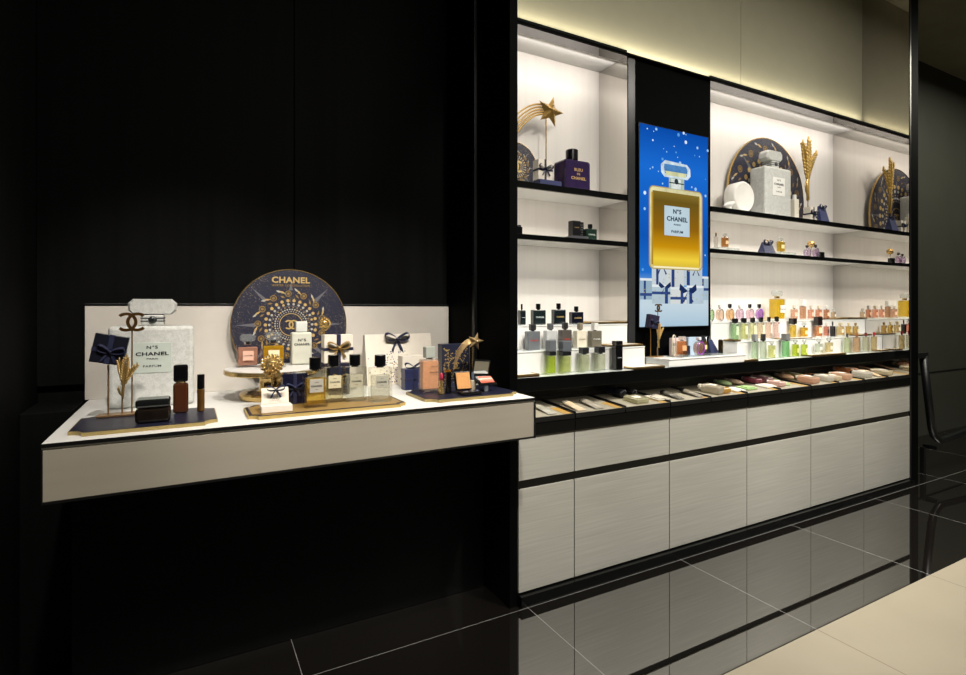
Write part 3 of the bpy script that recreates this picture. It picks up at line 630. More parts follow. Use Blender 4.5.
    if text:
        lines = text.split('\n'); tm = solid(tcol or '#202020', .4, 0, .4, .02, 40)
        s = w*.15 if row != 'S1' else w*.13
        tx = MB()
        for i, ln in enumerate(lines):
            k = .7 if ln == 'DE' else 1
            tx.text(ln, s*k, (0, -d/2-.0013, hb*(.5 if len(lines) == 1 else .66-.14*i)), tm)
        tx.build('lettering', t)
    if row == 'PF' and style == 'canister':
        MB().box((0, -d/2-.001, hb*.6), (w*.18, .001, hb*.8), BRIGHTGOLD).box((0, -d/2-.0016, hb*.55), (w*.98, .001, hb*.05), BRIGHTGOLD).build('gold_cross', t)
    return t
for rec in BOTTLES: bottle(*rec)
# ------------------------------------------------------------------ trays with gold edges
for label, x0, x1, y0, z, d, h in TRAYS:
    t = thing('gold_edged_tray', label, 'tray', ((x0+x1)/2, y0, z), 0, 'gold-edged display trays on the steps')
    w = x1-x0
    g = MB()
    g.span((-w/2, 0, .0004), (w/2, d, h*.55), solid('#3c2c14', .3, .5, .5, .1, 30))
    g.span((-w/2, 0, h*.55), (w/2, .005, h), GOLD).span((-w/2, d-.005, h*.55), (w/2, d, h), GOLD)
    g.span((-w/2, .005, h*.55), (-w/2+.005, d-.005, h), GOLD).span((w/2-.005, .005, h*.55), (w/2, d-.005, h), GOLD)
    g.build('tray_edge', t)
    dark = 'dark' in label
    MB().span((-w/2+.0052, .0052, h*.55+.0003), (w/2-.0052, d-.0052, h*.86), NAVYGLOSS if dark else solid('#dcd9d2', .25, 0, .5, .02, 20)).build('tray_panel', t)
# ------------------------------------------------------------------ testers lying in the trays
for label, kind, x, y, L, w, h, col, ccol, yaw in TESTERS:
    zt = .760 + .0215*math.cos(SL) + (y-(Y0-.004))*math.tan(SL) + .0006
    t = thing('tester', label, 'tester', (x, y, zt), 0, 'testers lying in the trays')
    t.rotation_euler = (SL, 0, yaw)
    m = solid(col, .25, 0, .5, .06, 40); cm = solid(ccol, .25, 0, .5, .05, 40)
    if kind == 'bottle':
        b_ = L*.2
        gl = clear(col, .75)
        MB().box((0, -b_/2, h/2), (w, L-b_, h), gl, min(w, h)*.28, 3).build('bottle_body', t)
        MB().lathe([(h*.30, 0), (h*.34, L*.02), (h*.34, b_*.9), (h*.28, b_)], cm, (0, 0, 0), 16, Matrix.Translation((0, L/2-b_, h/2)) @ Matrix.Rotation(-PI/2, 4, 'X')).build('cap', t)
        MB().box((0, -b_/2, h+.0006), (w*.5, L*.3, .001), solid('#d8d2c4', .5, 0, .3, .02, 60)).build('label_plate', t)
    elif kind == 'tube':
        vs = []; n = 14
        prof = [(-L/2, .08, 1.), (-L/2+.004, .22, 1.), (-L*.1, .7, .98), (L*.28, 1., .9), (L*.3, 1., .86)]
        for yy, hh, ww in prof:
            for i in range(n):
                a = 2*PI*i/n; vs.append((math.cos(a)*w/2*ww, yy, h/2*hh + math.sin(a)*h/2*hh))
        fs = [[j*n+i, j*n+(i+1) % n, (j+1)*n+(i+1) % n, (j+1)*n+i] for j in range(len(prof)-1) for i in range(n)]
        fs += [list(range(n)), [(len(prof)-1)*n+i for i in range(n)][::-1]]
        MB().add(vs, fs, m, None, True).build('tube_body', t)
        MB().lathe([(w*.40, 0), (w*.42, .003), (w*.42, L*.19), (w*.38, L*.2)], cm, (0, 0, 0), 16, Matrix.Translation((0, L*.3, h/2)) @ Matrix.Diagonal((1, 1, h/w/.86, 1)) @ Matrix.Rotation(-PI/2, 4, 'X')).build('cap', t)
    elif kind == 'oval':
        Mo = Matrix.Translation((0, -L*.08, h/2)) @ Matrix.Diagonal((w/2, L*.42, h/2, 1))
        MB().ball((0, 0, 0), (1, 1, 1), m, 20, 12, Mo).build('bottle_body', t)
        MB().lathe([(h*.3, 0), (h*.32, L*.02), (h*.28, L*.15)], cm, (0, 0, 0), 14, Matrix.Translation((0, L*.33, h/2)) @ Matrix.Rotation(-PI/2, 4, 'X')).build('cap', t)
    elif kind == 'spray':
        MB().lathe([(w*.42, 0), (w*.48, .004), (w*.48, L*.55), (w*.3, L*.6)], m, (0, 0, 0), 18, Matrix.Translation((0, -L/2, w*.48)) @ Matrix.Rotation(-PI/2, 4, 'X')).build('bottle_body', t)
        MB().lathe([(w*.3, 0), (w*.34, .003), (w*.34, L*.33), (w*.3, L*.35)], cm, (0, 0, 0), 18, Matrix.Translation((0, L*.1, w*.48)) @ Matrix.Rotation(-PI/2, 4, 'X')).build('cap', t)
    else:
        MB().box((0, 0, h*.3), (w, L, h*.6), m, .001).build('card', t)
        MB().box((0, -L*.1, h*.8), (w*.7, L*.6, h*.38), solid(ccol, .4, 0, .4, .2, 120), .001).build('sample', t)
# ------------------------------------------------------------------ ornaments
def star_poly(n, R, r, a0=PI/2):
    return [((R if i % 2 == 0 else r)*math.cos(a0+i*PI/n), (R if i % 2 == 0 else r)*math.sin(a0+i*PI/n)) for i in range(2*n)]
def star3d(mb, c, R, th, mat, M=None, a0=PI/2-.25):
    pts = star_poly(5, R, R*.42, a0); n = len(pts)
    vs = [(c[0]+x, c[1], c[2]+y) for x, y in pts] + [(c[0], c[1]-th, c[2]), (c[0], c[1]+th*.4, c[2])]
    fs = [[i, (i+1) % n, n] for i in range(n)] + [[(i+1) % n, i, n+1] for i in range(n)]
    mb.add(vs, fs, mat, M)
    for i in range(0, n, 2):
        for k in (.35, .62):
            mb.ball((c[0]+pts[i][0]*k, c[1]-th*(1-k)*.95, c[2]+pts[i][1]*k), (R*.055,)*3, mat, 6, 4, M)
    mb.ball((c[0], c[1]-th, c[2]), (R*.13,)*3, mat, 8, 6, M)
def star_tail(mb, c, R, dx, dz, sag, r, mat, n=5):
    """comet tail: ribs fanning from behind the star"""
    for k in range(n):
        f = k/(n-1)
        p = []
        for i in range(13):
            u = i/12
            x = c[0] + dx*u*(1+.12*(f-.5)) ; z = c[2] + R*.45*(1-2*f)*.6*(1-.2*u) + dz*u*u*(1+.55*f) + sag*math.sin(u*PI)*.0 - (f-.5)*R*.5*u
            p.append((x, c[1]+.003, z))
        mb.tube(p, [r*(1-.45*i/12) for i in range(13)], mat, 6)
def wheat(mb, base, top, mat, ears=3, s=1.):
    """two full ears of grain crossing a slim one on one stem"""
    bx, by, bz = base; tx, ty, tz = top; H = tz-bz
    for e, (lean, hh, k) in enumerate(((-.10, .93, 1.), (.20, .80, .85), (.02, 1., .9))[:ears]):
        pts = []
        def at_(u): return bx+(tx-bx)*u+H*(lean*u*u*1.2 - lean*.28*math.sin(u*PI)), bz+hh*H*u
        for i in range(13):
            x, z = at_(i/12); pts.append((x, by-.0015*s*(e-1), z))
        mb.tube(pts, [.0013*s+.0006*s*(1-i/12) for i in range(13)], mat, 6)
        n = 10
        for i in range(n):
            u = .46+.5*i/(n-1); x, z = at_(u); x2, z2 = at_(u+.02)
            tilt = math.atan2(x2-x, z2-z)
            g = .0052*s*k*(1.1-.9*abs(u-.68))
            for sd in (-1, 1):
                mb.ball((x+sd*g*1.05, by-.0015*s*(e-1)-.001, z), (g*.55, g*.6, g*1.25), mat, 7, 5, None, True, Matrix.Rotation(tilt+sd*.55, 4, 'Y'))
        x, z = at_(1.); mb.ball((x, by, z), (.0024*s, .0024*s, .007*s), mat, 7, 5)
    mb.tube([(bx-.001, by, bz+H*.06), (bx-.006*s, by, bz+H*.14), (bx-.009*s, by, bz+H*.24), (bx-.006*s, by, bz+H*.32)], [.0012*s, .0026*s, .0026*s, .0008*s], mat, 6, None, .5)
def bow(mb, c, s, mat, M=None, tails=1.):
    """ribbon bow facing -Y: two loops, a knot, two forked tails"""
    for sd in (-1, 1):
        p = []
        for i in range(15):
            a = 2*PI*i/14
            lx = s*.5*(1-math.cos(a))*.95; lz = s*.34*math.sin(a)*(.35+.65*(1-math.cos(a))/2) + lx*.28
            p.append((c[0]+sd*lx, c[1]-s*.12-.1*s*math.sin(a), c[2]+lz))
        k = len(mb.v)
        vs = []; fs = []
        wd = s*.2
        for q in p: vs += [(q[0], q[1]-wd*.9, q[2]-wd*.3), (q[0], q[1]+wd*.4, q[2]+wd*.45)]
        for i in range(len(p)-1): fs.append([2*i, 2*i+1, 2*i+3, 2*i+2])
        mb.add(vs, fs, mat, M, True)
        tp = [(c[0], c[2]), (c[0]+sd*s*.3, c[2]-s*.42*tails), (c[0]+sd*s*.5, c[2]-s*.85*tails)]
        vs = []
        for i, (x, z_) in enumerate(tp):
            vs += [(x-s*.1, c[1]-s*.06-.02*s*i, z_-s*.04), (x+s*.1, c[1]-s*.1-.02*s*i, z_+s*.04)]
        mb.add(vs, [[0, 1, 3, 2], [2, 3, 5, 4]], mat, M, True)
    mb.ball((c[0], c[1]-s*.16, c[2]), (s*.14, s*.14, s*.13), mat, 10, 7, M)
def gift(label, x, y, z, w, d, h, boxm, ribm, rot=0., bw=None, lid=True, group=None, bowpos='front', bows=.45, dots=None, band=True):
    t = thing('gift_box', label, 'gift box', (x, y, z), rot, group)
    b_ = MB().box((0, 0, h/2+.0004), (w, d, h-.0008), boxm, .0015)
    if dots:
        rnd = random.Random(int(x*1e4))
        for i in range(dots[1]):
            px = rnd.uniform(-w*.46, w*.46); pz = h*rnd.random()**1.3*.75+.004; r_ = rnd.uniform(.0012, .0032)
            b_.prism([(r_*math.cos(k*PI/3), r_*math.sin(k*PI/3)) for k in range(6)], .0005, dots[0] if rnd.random() < .7 else GOLD, Matrix.Translation((px, -d/2-.0001, pz)) @ FRONT)
    b_.build('box_body', t)
    if lid:
        MB().box((0, 0, h-.008), (w+.002, d+.002, .018), boxm, .001).build('box_lid', t)
    if ribm:
        rb = MB(); k = w*.14
        if band:
            rb.box((0, 0, h/2+.001), (k, d+.0034, h+.001), ribm, .0004).box((0, 0, h*.5), (w+.0034, d+.0034, h*.1), ribm, .0004)
        else:
            rb.box((0, 0, h/2+.001), (k, d+.0034, h+.001), ribm, .0004)
        rb.build('ribbon', t)
        bo = MB()
        if bowpos == 'front': bow(bo, (0, -d/2-.002, h*.55), w*bows, bw or ribm)
        else: bow(bo, (0, -d*.2, h+w*.08), w*bows, bw or ribm)
        bo.build('bow', t)
    return t
def board(label, x, y, z, w, d, h, top, side, inner=None):
    """display board with scooped corners"""
    r_ = min(w, d)*.13; pts = []
    for cx, cy, a0 in ((-w/2, -d/2, PI/2), (w/2, -d/2, PI), (w/2, d/2, 1.5*PI), (-w/2, d/2, 0)):
        seq = [(cx+r_*math.cos(a0-k*PI/12), cy+r_*math.sin(a0-k*PI/12)) for k in range(7)]
        pts += seq
    t = thing('display_board', label, 'display board', (x, y, z), 0, 'notched display boards on the table')
    MB().prism(pts, h-.002, side, Matrix.Translation((0, 0, .0003))).build('board_edge', t)
    MB().prism([(a*.985, b_*.975) for a, b_ in pts], .0014, top, Matrix.Translation((0, 0, h-.0016))).build('board_top', t)
    if inner: MB().prism([(a*.95, b_*.88) for a, b_ in pts], .0006, inner, Matrix.Translation((0, 0, h-.0001))).build('board_inlay', t)
    return t
# ------------------------------------------------------------------ the round starry plaques
def plaque(label, x, y, z, R, lean, title, emb=.072, foot=.0, k_=1.):
    t = thing('round_plaque', label, 'plaque', (x, y, z), 0, 'round starry navy plaques')
    L = Matrix.Rotation(lean, 4, 'X')
    cz = R+foot
    Mx = L @ Matrix.Translation((0, 0, cz)) @ FRONT
    d = MB()
    d.lathe([(R*.985, -.004), (R*.985, .006)], night_blue(), (0, 0, 0), 72, Mx, False)
    A = L @ Matrix.Translation((0, -.0062, cz))
    G1 = solid('#c9ac6c', .4, .3, .5, .05, 60); W1 = solid('#b4b2aa', .4, 0, .5, .05, 60); GR = solid('#63636a', .4, 0, .5, .1, 80); G2 = solid('#8e7440', .45, .3, .5, .3, 150)
    def disc(px, pz, r_, m, n=10, y_=0.):
        d.prism([(r_*math.cos(2*PI*k/n), r_*math.sin(2*PI*k/n)) for k in range(n)], .0008, m, A @ Matrix.Translation((px, y_, pz)) @ FRONT)
    d.emblem((0, 0, 0), R*emb, G1, .0015, A)
    d.arc((0, 0, 0), R*.20, R*.012, 0, 2*PI, G1, .0008, 48, A)
    for ring, n_, r_, m in ((.235, 34, .012, W1), (.275, 40, .017, W1), (.315, 28, .011, G1), (.37, 26, .026, W1), (.435, 26, .034, G1)):
        for k in range(n_):
            a = 2*PI*(k+.5*(n_ % 3))/n_
            mm = m if (k % 7 or m is G1) else G1
            disc(R*ring*k_*math.cos(a), R*ring*k_*math.sin(a), R*r_*k_*.85, mm)
    d.arc((0, 0, 0), R*.335, R*.008, 0, 2*PI, GR, .0008, 48, A)
    for k in range(13):      # blossom and leaf wreath
        a = 2*PI*k/13+.2; q = R*.56*k_
        px, pz = q*math.cos(a), q*math.sin(a)
        d.arc((px, 0, pz), R*.05, R*.016, 0, 2*PI, G2, .0008, 10, A)
        disc(px, pz, R*.028, G2, 6)
        for da, qq, m, ln in ((.17, .60, G1, .13), (.26, .63, W1, .1), (.2, .52, G2, .1)):
            b_ = a+da; cx, cz2 = R*qq*k_*math.cos(b_), R*qq*k_*math.sin(b_); dirx, dirz = math.cos(b_+.9), math.sin(b_+.9)
            l_ = R*ln; w_ = R*.018
            vs = [(cx-dirx*l_*.5, -.0008, cz2-dirz*l_*.5), (cx-dirz*w_, -.0008, cz2+dirx*w_), (cx+dirx*l_*.5, -.0008, cz2+dirz*l_*.5), (cx+dirz*w_, -.0008, cz2-dirx*w_)]
            d.add(vs, [[0, 1, 2, 3]], m, A)
    for k in range(8):       # silver rays
        a = PI*k/4 + (.0 if k % 2 else 0)
        if k == 2: r0, r1 = .62, .76
        else: r0, r1 = .6, .93
        ca, sa = math.cos(a), math.sin(a); w_ = R*.035
        vs = [(R*r0*ca-sa*w_, -.0006, R*r0*sa+ca*w_), (R*r1*ca, -.0006, R*r1*sa), (R*r0*ca+sa*w_, -.0006, R*r0*sa-ca*w_)]
        d.add(vs, [[0, 1, 2]], GR, A)
    if title:
        d.text('CHANEL', R*.15, (0, -.001, R*.80), G1, .03, 1.2, A, R*.66)
        d.text('WINTER CONSTELLATION', R*.05, (0, -.001, R*.705), G2, .015, 1.1, A, R*.66)
    dd = d.build('disc', t)
    rm = MB().arc((0, .012, 0), R*.993, R*.014, 0, 2*PI, GOLD, .0135, 72, A).build('gold_rim', t)
    if foot < 0:
        for o in (dd, rm):
            bm = bmesh.new(); bm.from_mesh(o.data)
            bmesh.ops.bisect_plane(bm, geom=list(bm.verts)+list(bm.edges)+list(bm.faces), plane_co=(0, 0, .001), plane_no=(0, 0, 1), clear_inner=True)
            bm.to_mesh(o.data); bm.free()
    if foot >= 0: MB().box((0, .025, foot/2+.004), (R*.5, .03, foot+.007), BLACK, .001).build('foot', t)
    return t
plaque('large round starry navy plaque with gold lettering standing on the table', .3955, 2.478, .902, .2415, -.03, True, foot=.034)
plaque('round starry navy plaque behind the frosted giant bottle on the upper shelf', 3.592, 2.412, 1.862, .425, -.0, False, foot=-.265, k_=1.45)
plaque('round navy plaque half hidden by the black post on the upper shelf', 1.512, 2.415, 1.862, .130, -.05, False, .2, foot=.0)
# ------------------------------------------------------------------ frosted giant bottles
def giant(label, x, y, z, w, d, hb, hs, plate, textm):
    t = thing('giant_bottle', label, 'display bottle', (x, y, z), 0, 'frosted giant display bottles')
    gw = glitter_white()
    MB().box((0, 0, hb/2+.0005), (w, d, hb-.001), gw, .014, 3).build('bottle_body', t)
    nk = hs*.42
    n_ = MB().box((0, 0, hb+nk/2), (w*.27, min(d*.75, w*.27), nk), gw, .006)
    n_.build('neck', t)
    s = MB(); stopper(s, w*.575, d*.62, hs-nk, hb+nk, gw); s.build('stopper', t)
    sl = MB(); sl.lathe([(w*.045, -.003), (w*.05, 0), (w*.045, .003)], solid('#3a3f40', .3, .3, .5, .1, 40), (0, 0, 0), 20, Matrix.Translation((0, -min(d*.75, w*.27)/2-.003, hb+nk*.55)) @ FRONT)
    sl.emblem((0, -min(d*.75, w*.27)/2-.0065, hb+nk*.55), w*.016, SILVER, .001)
    for k in (.42, .68): sl.box((0, 0, hb+nk*k), (w*.285, min(d*.75, w*.27)+.004, .004), solid('#4a4e50', .5, 0, .3, .05, 40), .001)
    sl.build('neck_seal', t)
    p = MB().box((0, -d/2-.001, hb*.61), (w*.46, .002, hb*.37), plate, .0005).build('label_plate', t)
    q = MB(); yy = -d/2-.0028
    q.text('N°5', w*.058, (0, yy, hb*.735), textm, .015, 1.25, None, w*.13); q.text('CHANEL', w*.066, (0, yy, hb*.655), textm, .03, 1.2, None, w*.385)
    q.text('PARIS', w*.028, (0, yy, hb*.595), textm, .015, 1.3, None, w*.13); q.text('PARFUM', w*.042, (0, yy, hb*.505), textm, .01, 1.3, None, w*.21)
    q.build('lettering', t)
giant('giant frosted glitter perfume bottle standing on the table behind the navy board', -.110, 2.29, .902, .260, .12, .285, .095, solid('#c3ccc4', .25, 0, .5, .03, 20), DARKTXT)
giant('giant frosted white perfume bottle on the upper shelf before a navy plaque', 3.482, 2.312, 1.862, .282, .118, .33, .12, solid('#f0f0ec', .4, 0, .4, .02, 20), DARKTXT)
# ------------------------------------------------------------------ table: boards
board('navy notched board with gold edge carrying the bow stand and black jar', -.104, 1.94, .902, .368, .27, .012, NAVY, solid('#a4905a', .4, .2, .5, .06, 40))
board('gold-topped notched board carrying four black-capped square bottles', .425, 1.92, .902, .52, .215, .012, NAVY, solid('#b89e5e', .4, .2, .5, .05, 40), solid('#9c7e4a', .35, .1, .5, .06, 40))
board('navy notched board with gold edge carrying the makeup beside the black post', .968, 1.965, .902, .395, .275, .012, NAVY, solid('#a4905a', .4, .2, .5, .06, 40))
# bow stand
st = thing('ornament_stand', 'bronze stand holding a navy gift box, gold wheat and an interlocked emblem', 'display stand', (-.19, 2.035, .9145))
MB().box((0, 0, .003), (.11, .05, .0055), gold('#a8865c', .35), .0008).build('base_plate', st)
for px, hh in ((-.027, .19), (.009, .05), (.035, .265)):
    MB().cyl((px, 0, .0058), .0022, hh, gold('#a8865c', .3), 10).build('pole', st)
gb = MB(); MG = Matrix.Translation((-.022, -.012, .208)) @ Matrix.Rotation(.2, 4, 'Y')
gb.box((0, 0, 0), (.088, .03, .088), solid('#111320', .35, 0, .5, .1, 40), .001, 2, MG)
gbx = gb.build('gift_box', st)
g2 = MB(); g2.box((0, 0, 0), (.014, .0325, .0895), RIBBON, .0004, 2, MG).box((0, 0, -.004), (.0895, .0325, .012), RIBBON, .0004, 2, MG); bow(g2, (.004, -.016, -.006), .038, RIBBON, MG); g2.build('ribbon', gbx)
wm = MB(); wheat(wm, (.013, -.03, .055), (.020, -.03, .185), MATTEGOLD, 3, 1.25); wm.build('wheat_ears', st)
MB().emblem((.035, -.004, .2915), .0255, BRONZE, .006).build('interlocked_emblem', st)
# jar and sprays
jr = thing('cream_jar', 'black glossy cream jar on the navy board below the frosted giant', 'cream jar', (-.09, 1.885, .9145))
MB().box((0, 0, .0215), (.09, .075, .043), solid('#17120e', .08, 0, .7, .3, 20), .011, 3).build('jar_body', jr)
MB().box((0, 0, .056), (.088, .073, .025), solid('#141616', .1, 0, .7, .1, 20), .008, 3).build('lid', jr)
s1 = thing('perfume_spray', 'tall dark amber spray bottle with black cap on the navy board', 'perfume bottle', (-.02, 1.99, .9145))
MB().box((0, 0, .0485), (.043, .032, .096), clear('#4a2210', .6), .008, 3).build('bottle_body', s1)
MB().cyl((0, 0, .0966), .014, .0035, BRIGHTGOLD, 16).build('collar', s1)
MB().box((0, 0, .1275), (.041, .03, .054), CAPBLK, .006, 3).build('cap', s1)
s2 = thing('perfume_spray', 'slim amber purse spray with black cap on the navy board', 'perfume bottle', (.037, 1.992, .9145))
MB().cyl((0, 0, .0003), .0112, .072, solid('#6a4a22', .2, .5, .5, .2, 40), 20).build('bottle_body', s2)
MB().cyl((0, 0, .073), .0112, .047, CAPBLK, 20).build('cap', s2)
# cake stand
ck = thing('cake_stand', 'gold pedestal cake stand with white top carrying three bottles', 'cake stand', (.292, 2.25, .902))
MB().lathe([(.118, .0004), (.122, .006), (.122, .018), (.118, .024), (.05, .028)], BRIGHTGOLD, n=56, smooth=False).build('base', ck)
MB().lathe([(.062, .0275), (.05, .034), (.05, .075), (.058, .0965)], BRIGHTGOLD, n=40).build('column', ck)
MB().lathe([(.173, .097), (.176, .1), (.176, .112), (.173, .114)], BRIGHTGOLD, n=64, smooth=False).build('rim', ck)
MB().lathe([(.1715, .1142), (.1715, .1165)], WHITE, n=64, smooth=False).build('top_plate', ck)
ZK = 1.019
def number_five(label, x, y, z, w, d, hb, hs, col, plate, pt, lines=True, stopm=None):
    t = thing('perfume_bottle', label, 'perfume bottle', (x, y, z), 0, 'perfumes on the cake stand')
    bd = MB().box((0, 0, hb/2+.0003), (w, d, hb-.0006), clear('#fbfcfb'), .007, 3).build('glass_body', t)
    MB().box((0, 0, hb*.49), (w-.014, d-.012, hb-.016), clear(col, .65), .004).build('liquid', bd)
    MB().cyl((0, 0, hb-.0004), w*.16, hs*.3, SILVER, 20).build('neck', t)
    s = MB(); stopper(s, w*.68, d*.6, hs*.68, hb+hs*.3, stopm or clear('#eef3f3', .15)); s.build('stopper', t)
    MB().box((0, -d/2-.0008, hb*.52), (w*.46, .0012, hb*.42), plate, .0003).build('label_plate', t)
    if lines:
        q = MB(); q.text('CHANEL', w*.085, (0, -d/2-.0022, hb*.52), pt, .015, 1.2); q.build('lettering', t)
    return t
number_five('rose pink square perfume with crystal stopper on the cake stand', .206, 2.31, ZK, .084, .04, .088, .042, '#d99a80', solid('#e6b8a4', .4, 0, .4, .03, 40), DARKTXT)
number_five('amber square perfume with crystal stopper behind the gold lion head', .29, 2.235, ZK, .088, .042, .095, .045, '#dba21a', solid('#ece0b8', .4, 0, .4, .03, 40), DARKTXT)
lo = thing('lotion_bottle', 'pale frosted lotion bottle with white cap on the cake stand', 'lotion bottle', (.408, 2.315, ZK))
MB().box((0, 0, .0665), (.08, .042, .132), solid('#cfd0c2', .25, 0, .5, .02, 20), .008, 3).build('bottle_body', lo)
MB().box((0, 0, .1545), (.044, .034, .042), solid('#d3d6d0', .3, 0, .5, .02, 30), .003).build('cap', lo)
MB().text('N°5', .016, (0, -.0225, .1), DARKTXT, .015, 1.2).text('CHANEL', .0125, (0, -.0225, .083), DARKTXT, .015, 1.25).build('lettering', lo)
# lion ornaments
def lion(label, x, y, z, zc_, s, foot):
    t = thing('lion_ornament', label, 'ornament', (x, y, z), 0, 'gold lion heads on sticks')
    h = zc_-z
    MB().cyl((0, .006, .003), .0022 if s > .03 else .0014, h-s*.6, BRIGHTGOLD, 10).lathe([(foot, .0003), (foot, .003)], BRIGHTGOLD, n=24, smooth=False).build('stick', t)
    hd = MB(); c0 = Vector((0, 0, h))
    hd.ball(c0, (s*.74, s*.5, s*.84), BRIGHTGOLD, 18, 12)
    hd.ball(c0+Vector((0, -s*.34, s*.36)), (s*.42, s*.22, s*.26), BRIGHTGOLD, 12, 8)      # brow
    hd.tube([c0+Vector((0, -s*.44, s*.34)), c0+Vector((0, -s*.58, s*.05)), c0+Vector((0, -s*.62, -s*.14))], [s*.12, s*.14, s*.2], BRIGHTGOLD, 8)   # nose
    for sd in (-1, 1):
        hd.ball(c0+Vector((sd*s*.17, -s*.5, -s*.3)), (s*.2, s*.18, s*.16), BRIGHTGOLD, 10, 7)   # muzzle
        hd.ball(c0+Vector((sd*s*.26, -s*.42, s*.1)), (s*.1, s*.07, s*.07), BRIGHTGOLD, 8, 6)    # eye
        hd.ball(c0+Vector((sd*s*.26, -s*.44, s*.21)), (s*.17, s*.08, s*.06), BRIGHTGOLD, 8, 6)  # brow ridge
        hd.ball(c0+Vector((sd*s*.6, -s*.16, s*.62)), (s*.16, s*.1, s*.18), BRIGHTGOLD, 8, 6)    # ear
    hd.ball(c0+Vector((0, -s*.42, -s*.55)), (s*.18, s*.16, s*.12), BRIGHTGOLD, 8, 6)
    hd.build('lion_face', t)
    mn = MB()
    for ring, n_, g, yy in ((.84, 16, .25, -.1), (.98, 18, .25, .06), (1.1, 20, .17, .16)):
        for k in range(n_):
            a = 2*PI*(k+.5*(.8 < ring < .95))/n_
            nar = 1-.28*max(0, -math.sin(a))
            R_ = Matrix.Rotation(-(a-PI/2)+.35, 4, 'Y')
            q = c0+Vector((math.cos(a)*s*ring*nar, s*yy, math.sin(a)*s*ring*(1.0 if math.sin(a) > 0 else 1.12)))
            mn.ball(q, (s*g*.62, s*g*.7, s*g*.8), BRIGHTGOLD, 7, 5, None, True, R_)
    mn.ball(c0+Vector((0, .02*s, -s*1.15)), (s*.16, s*.12, s*.2), BRIGHTGOLD, 7, 5)
    mn.build('mane', t)
lion('large gold lion head on a stick in front of the cake stand', .2545, 1.99, .9145, 1.052, .033, .012)
lion('small gold lion head on a thin stick before the round plaque', .502, 2.30, .902, 1.184, .022, .02)
# little card easel
cd = thing('greeting_card', 'folded cream card with navy bow standing in a white box', 'card', (.2515, 1.875, .9155))
MB().box((0, -.008, .011), (.094, .052, .021), CREAM, .001).build('box_base', cd)
c_ = MB(); MC = Matrix.Translation((0, .012, .022)) @ Matrix.Rotation(-.2, 4, 'X')
c_.box((0, 0, .026), (.084, .003, .052), CREAM, .0005, 2, MC)
for r_, n_ in ((.008, 10), (.014, 16)):
    for k in range(n_): c_.box((r_*math.cos(2*PI*k/n_), -.0018, .022+r_*math.sin(2*PI*k/n_)), (.0016, .0006, .0016), GOLD, 0, 2, MC)
c_.build('card_panel', cd)
b2 = MB(); bow(b2, (0, .004, .068), .03, RIBBON); b2.build('bow', cd)
gift('navy gift box with navy ribbon between the card and the first square bottle', .328, 2.0, .9155, .082, .05, .105, NAVYGLOSS, RIBBON, 0, None, True, 'gift boxes on the table', 'front', .4)
gift('navy gift box standing behind the black-capped bottles', .535, 2.215, .902, .08, .06, .125, NAVY, RIBBON, 0, MATTEGOLD, True, 'gift boxes on the table', 'front', .4)
gift('cream gift box with navy ribbon and gold bow on top of a navy one', .531, 2.215, 1.0295, .114, .055, .113, CREAM, RIBBON, 0, MATTEGOLD, False, 'gift boxes on the table', 'front', .42)
# four square bottles
def square_bottle(label, x, y, liq, fill, plate, name):
    t = thing('square_perfume', label, 'perfume bottle', (x, y, .9156), 0, 'black-capped square perfumes on the gold board')
    w, d, hb = .079, .042, .124
    bd = MB().box((0, 0, hb/2+.0003), (w, d, hb-.0006), clear('#fbfcf6'), .006, 3).build('glass_body', t)
    MB().box((0, 0, .012+(hb-.03)*fill/2), (w-.016, d-.014, (hb-.03)*fill), clear(liq, .22), .003).build('liquid', bd)
    MB().cyl((0, 0, hb-.0006), .013, .0045, SILVER, 20).build('collar', t)
    MB().lathe([(.0185, hb+.004), (.0195, hb+.005), (.0195, hb+.042), (.0185, hb+.0435)], CAPBLK, n=28, smooth=False).build('cap', t)
    MB().box((0, -d/2-.0008, hb*.60), (w*.56, .0012, hb*.36), solid(plate, .45, 0, .4, .03, 50), .0003).build('label_plate', t)
    q = MB(); q.text('CHANEL', .0078, (0, -d/2-.0022, hb*.59), DARKTXT, .03, 1.2, None, w*.46); q.text(name, .0045, (0, -d/2-.0022, hb*.69), DARKTXT, .01, 1.1); q.text('PARIS', .0035, (0, -d/2-.0022, hb*.5), DARKTXT, .01, 1.2)
    q.build('lettering', t)
square_bottle('golden square perfume with silver label, nearest the cream card', .378, 1.883, '#e8b848', .93, '#a9a59a', 'PARIS')
square_bottle('square perfume with ivory label, second from the cream card', .455, 1.952, '#efe0b0', .8, '#cfc8aa', 'PARIS')
square_bottle('clear square perfume with grey-green label, third from the cream card', .528, 1.938, '#f3f1e6', .9, '#b3b09a', 'N°5')
square_bottle('clear square perfume with grey label at the end of the gold board', .602, 1.876, '#f0ede4', .9, '#a8a698', 'N°5')
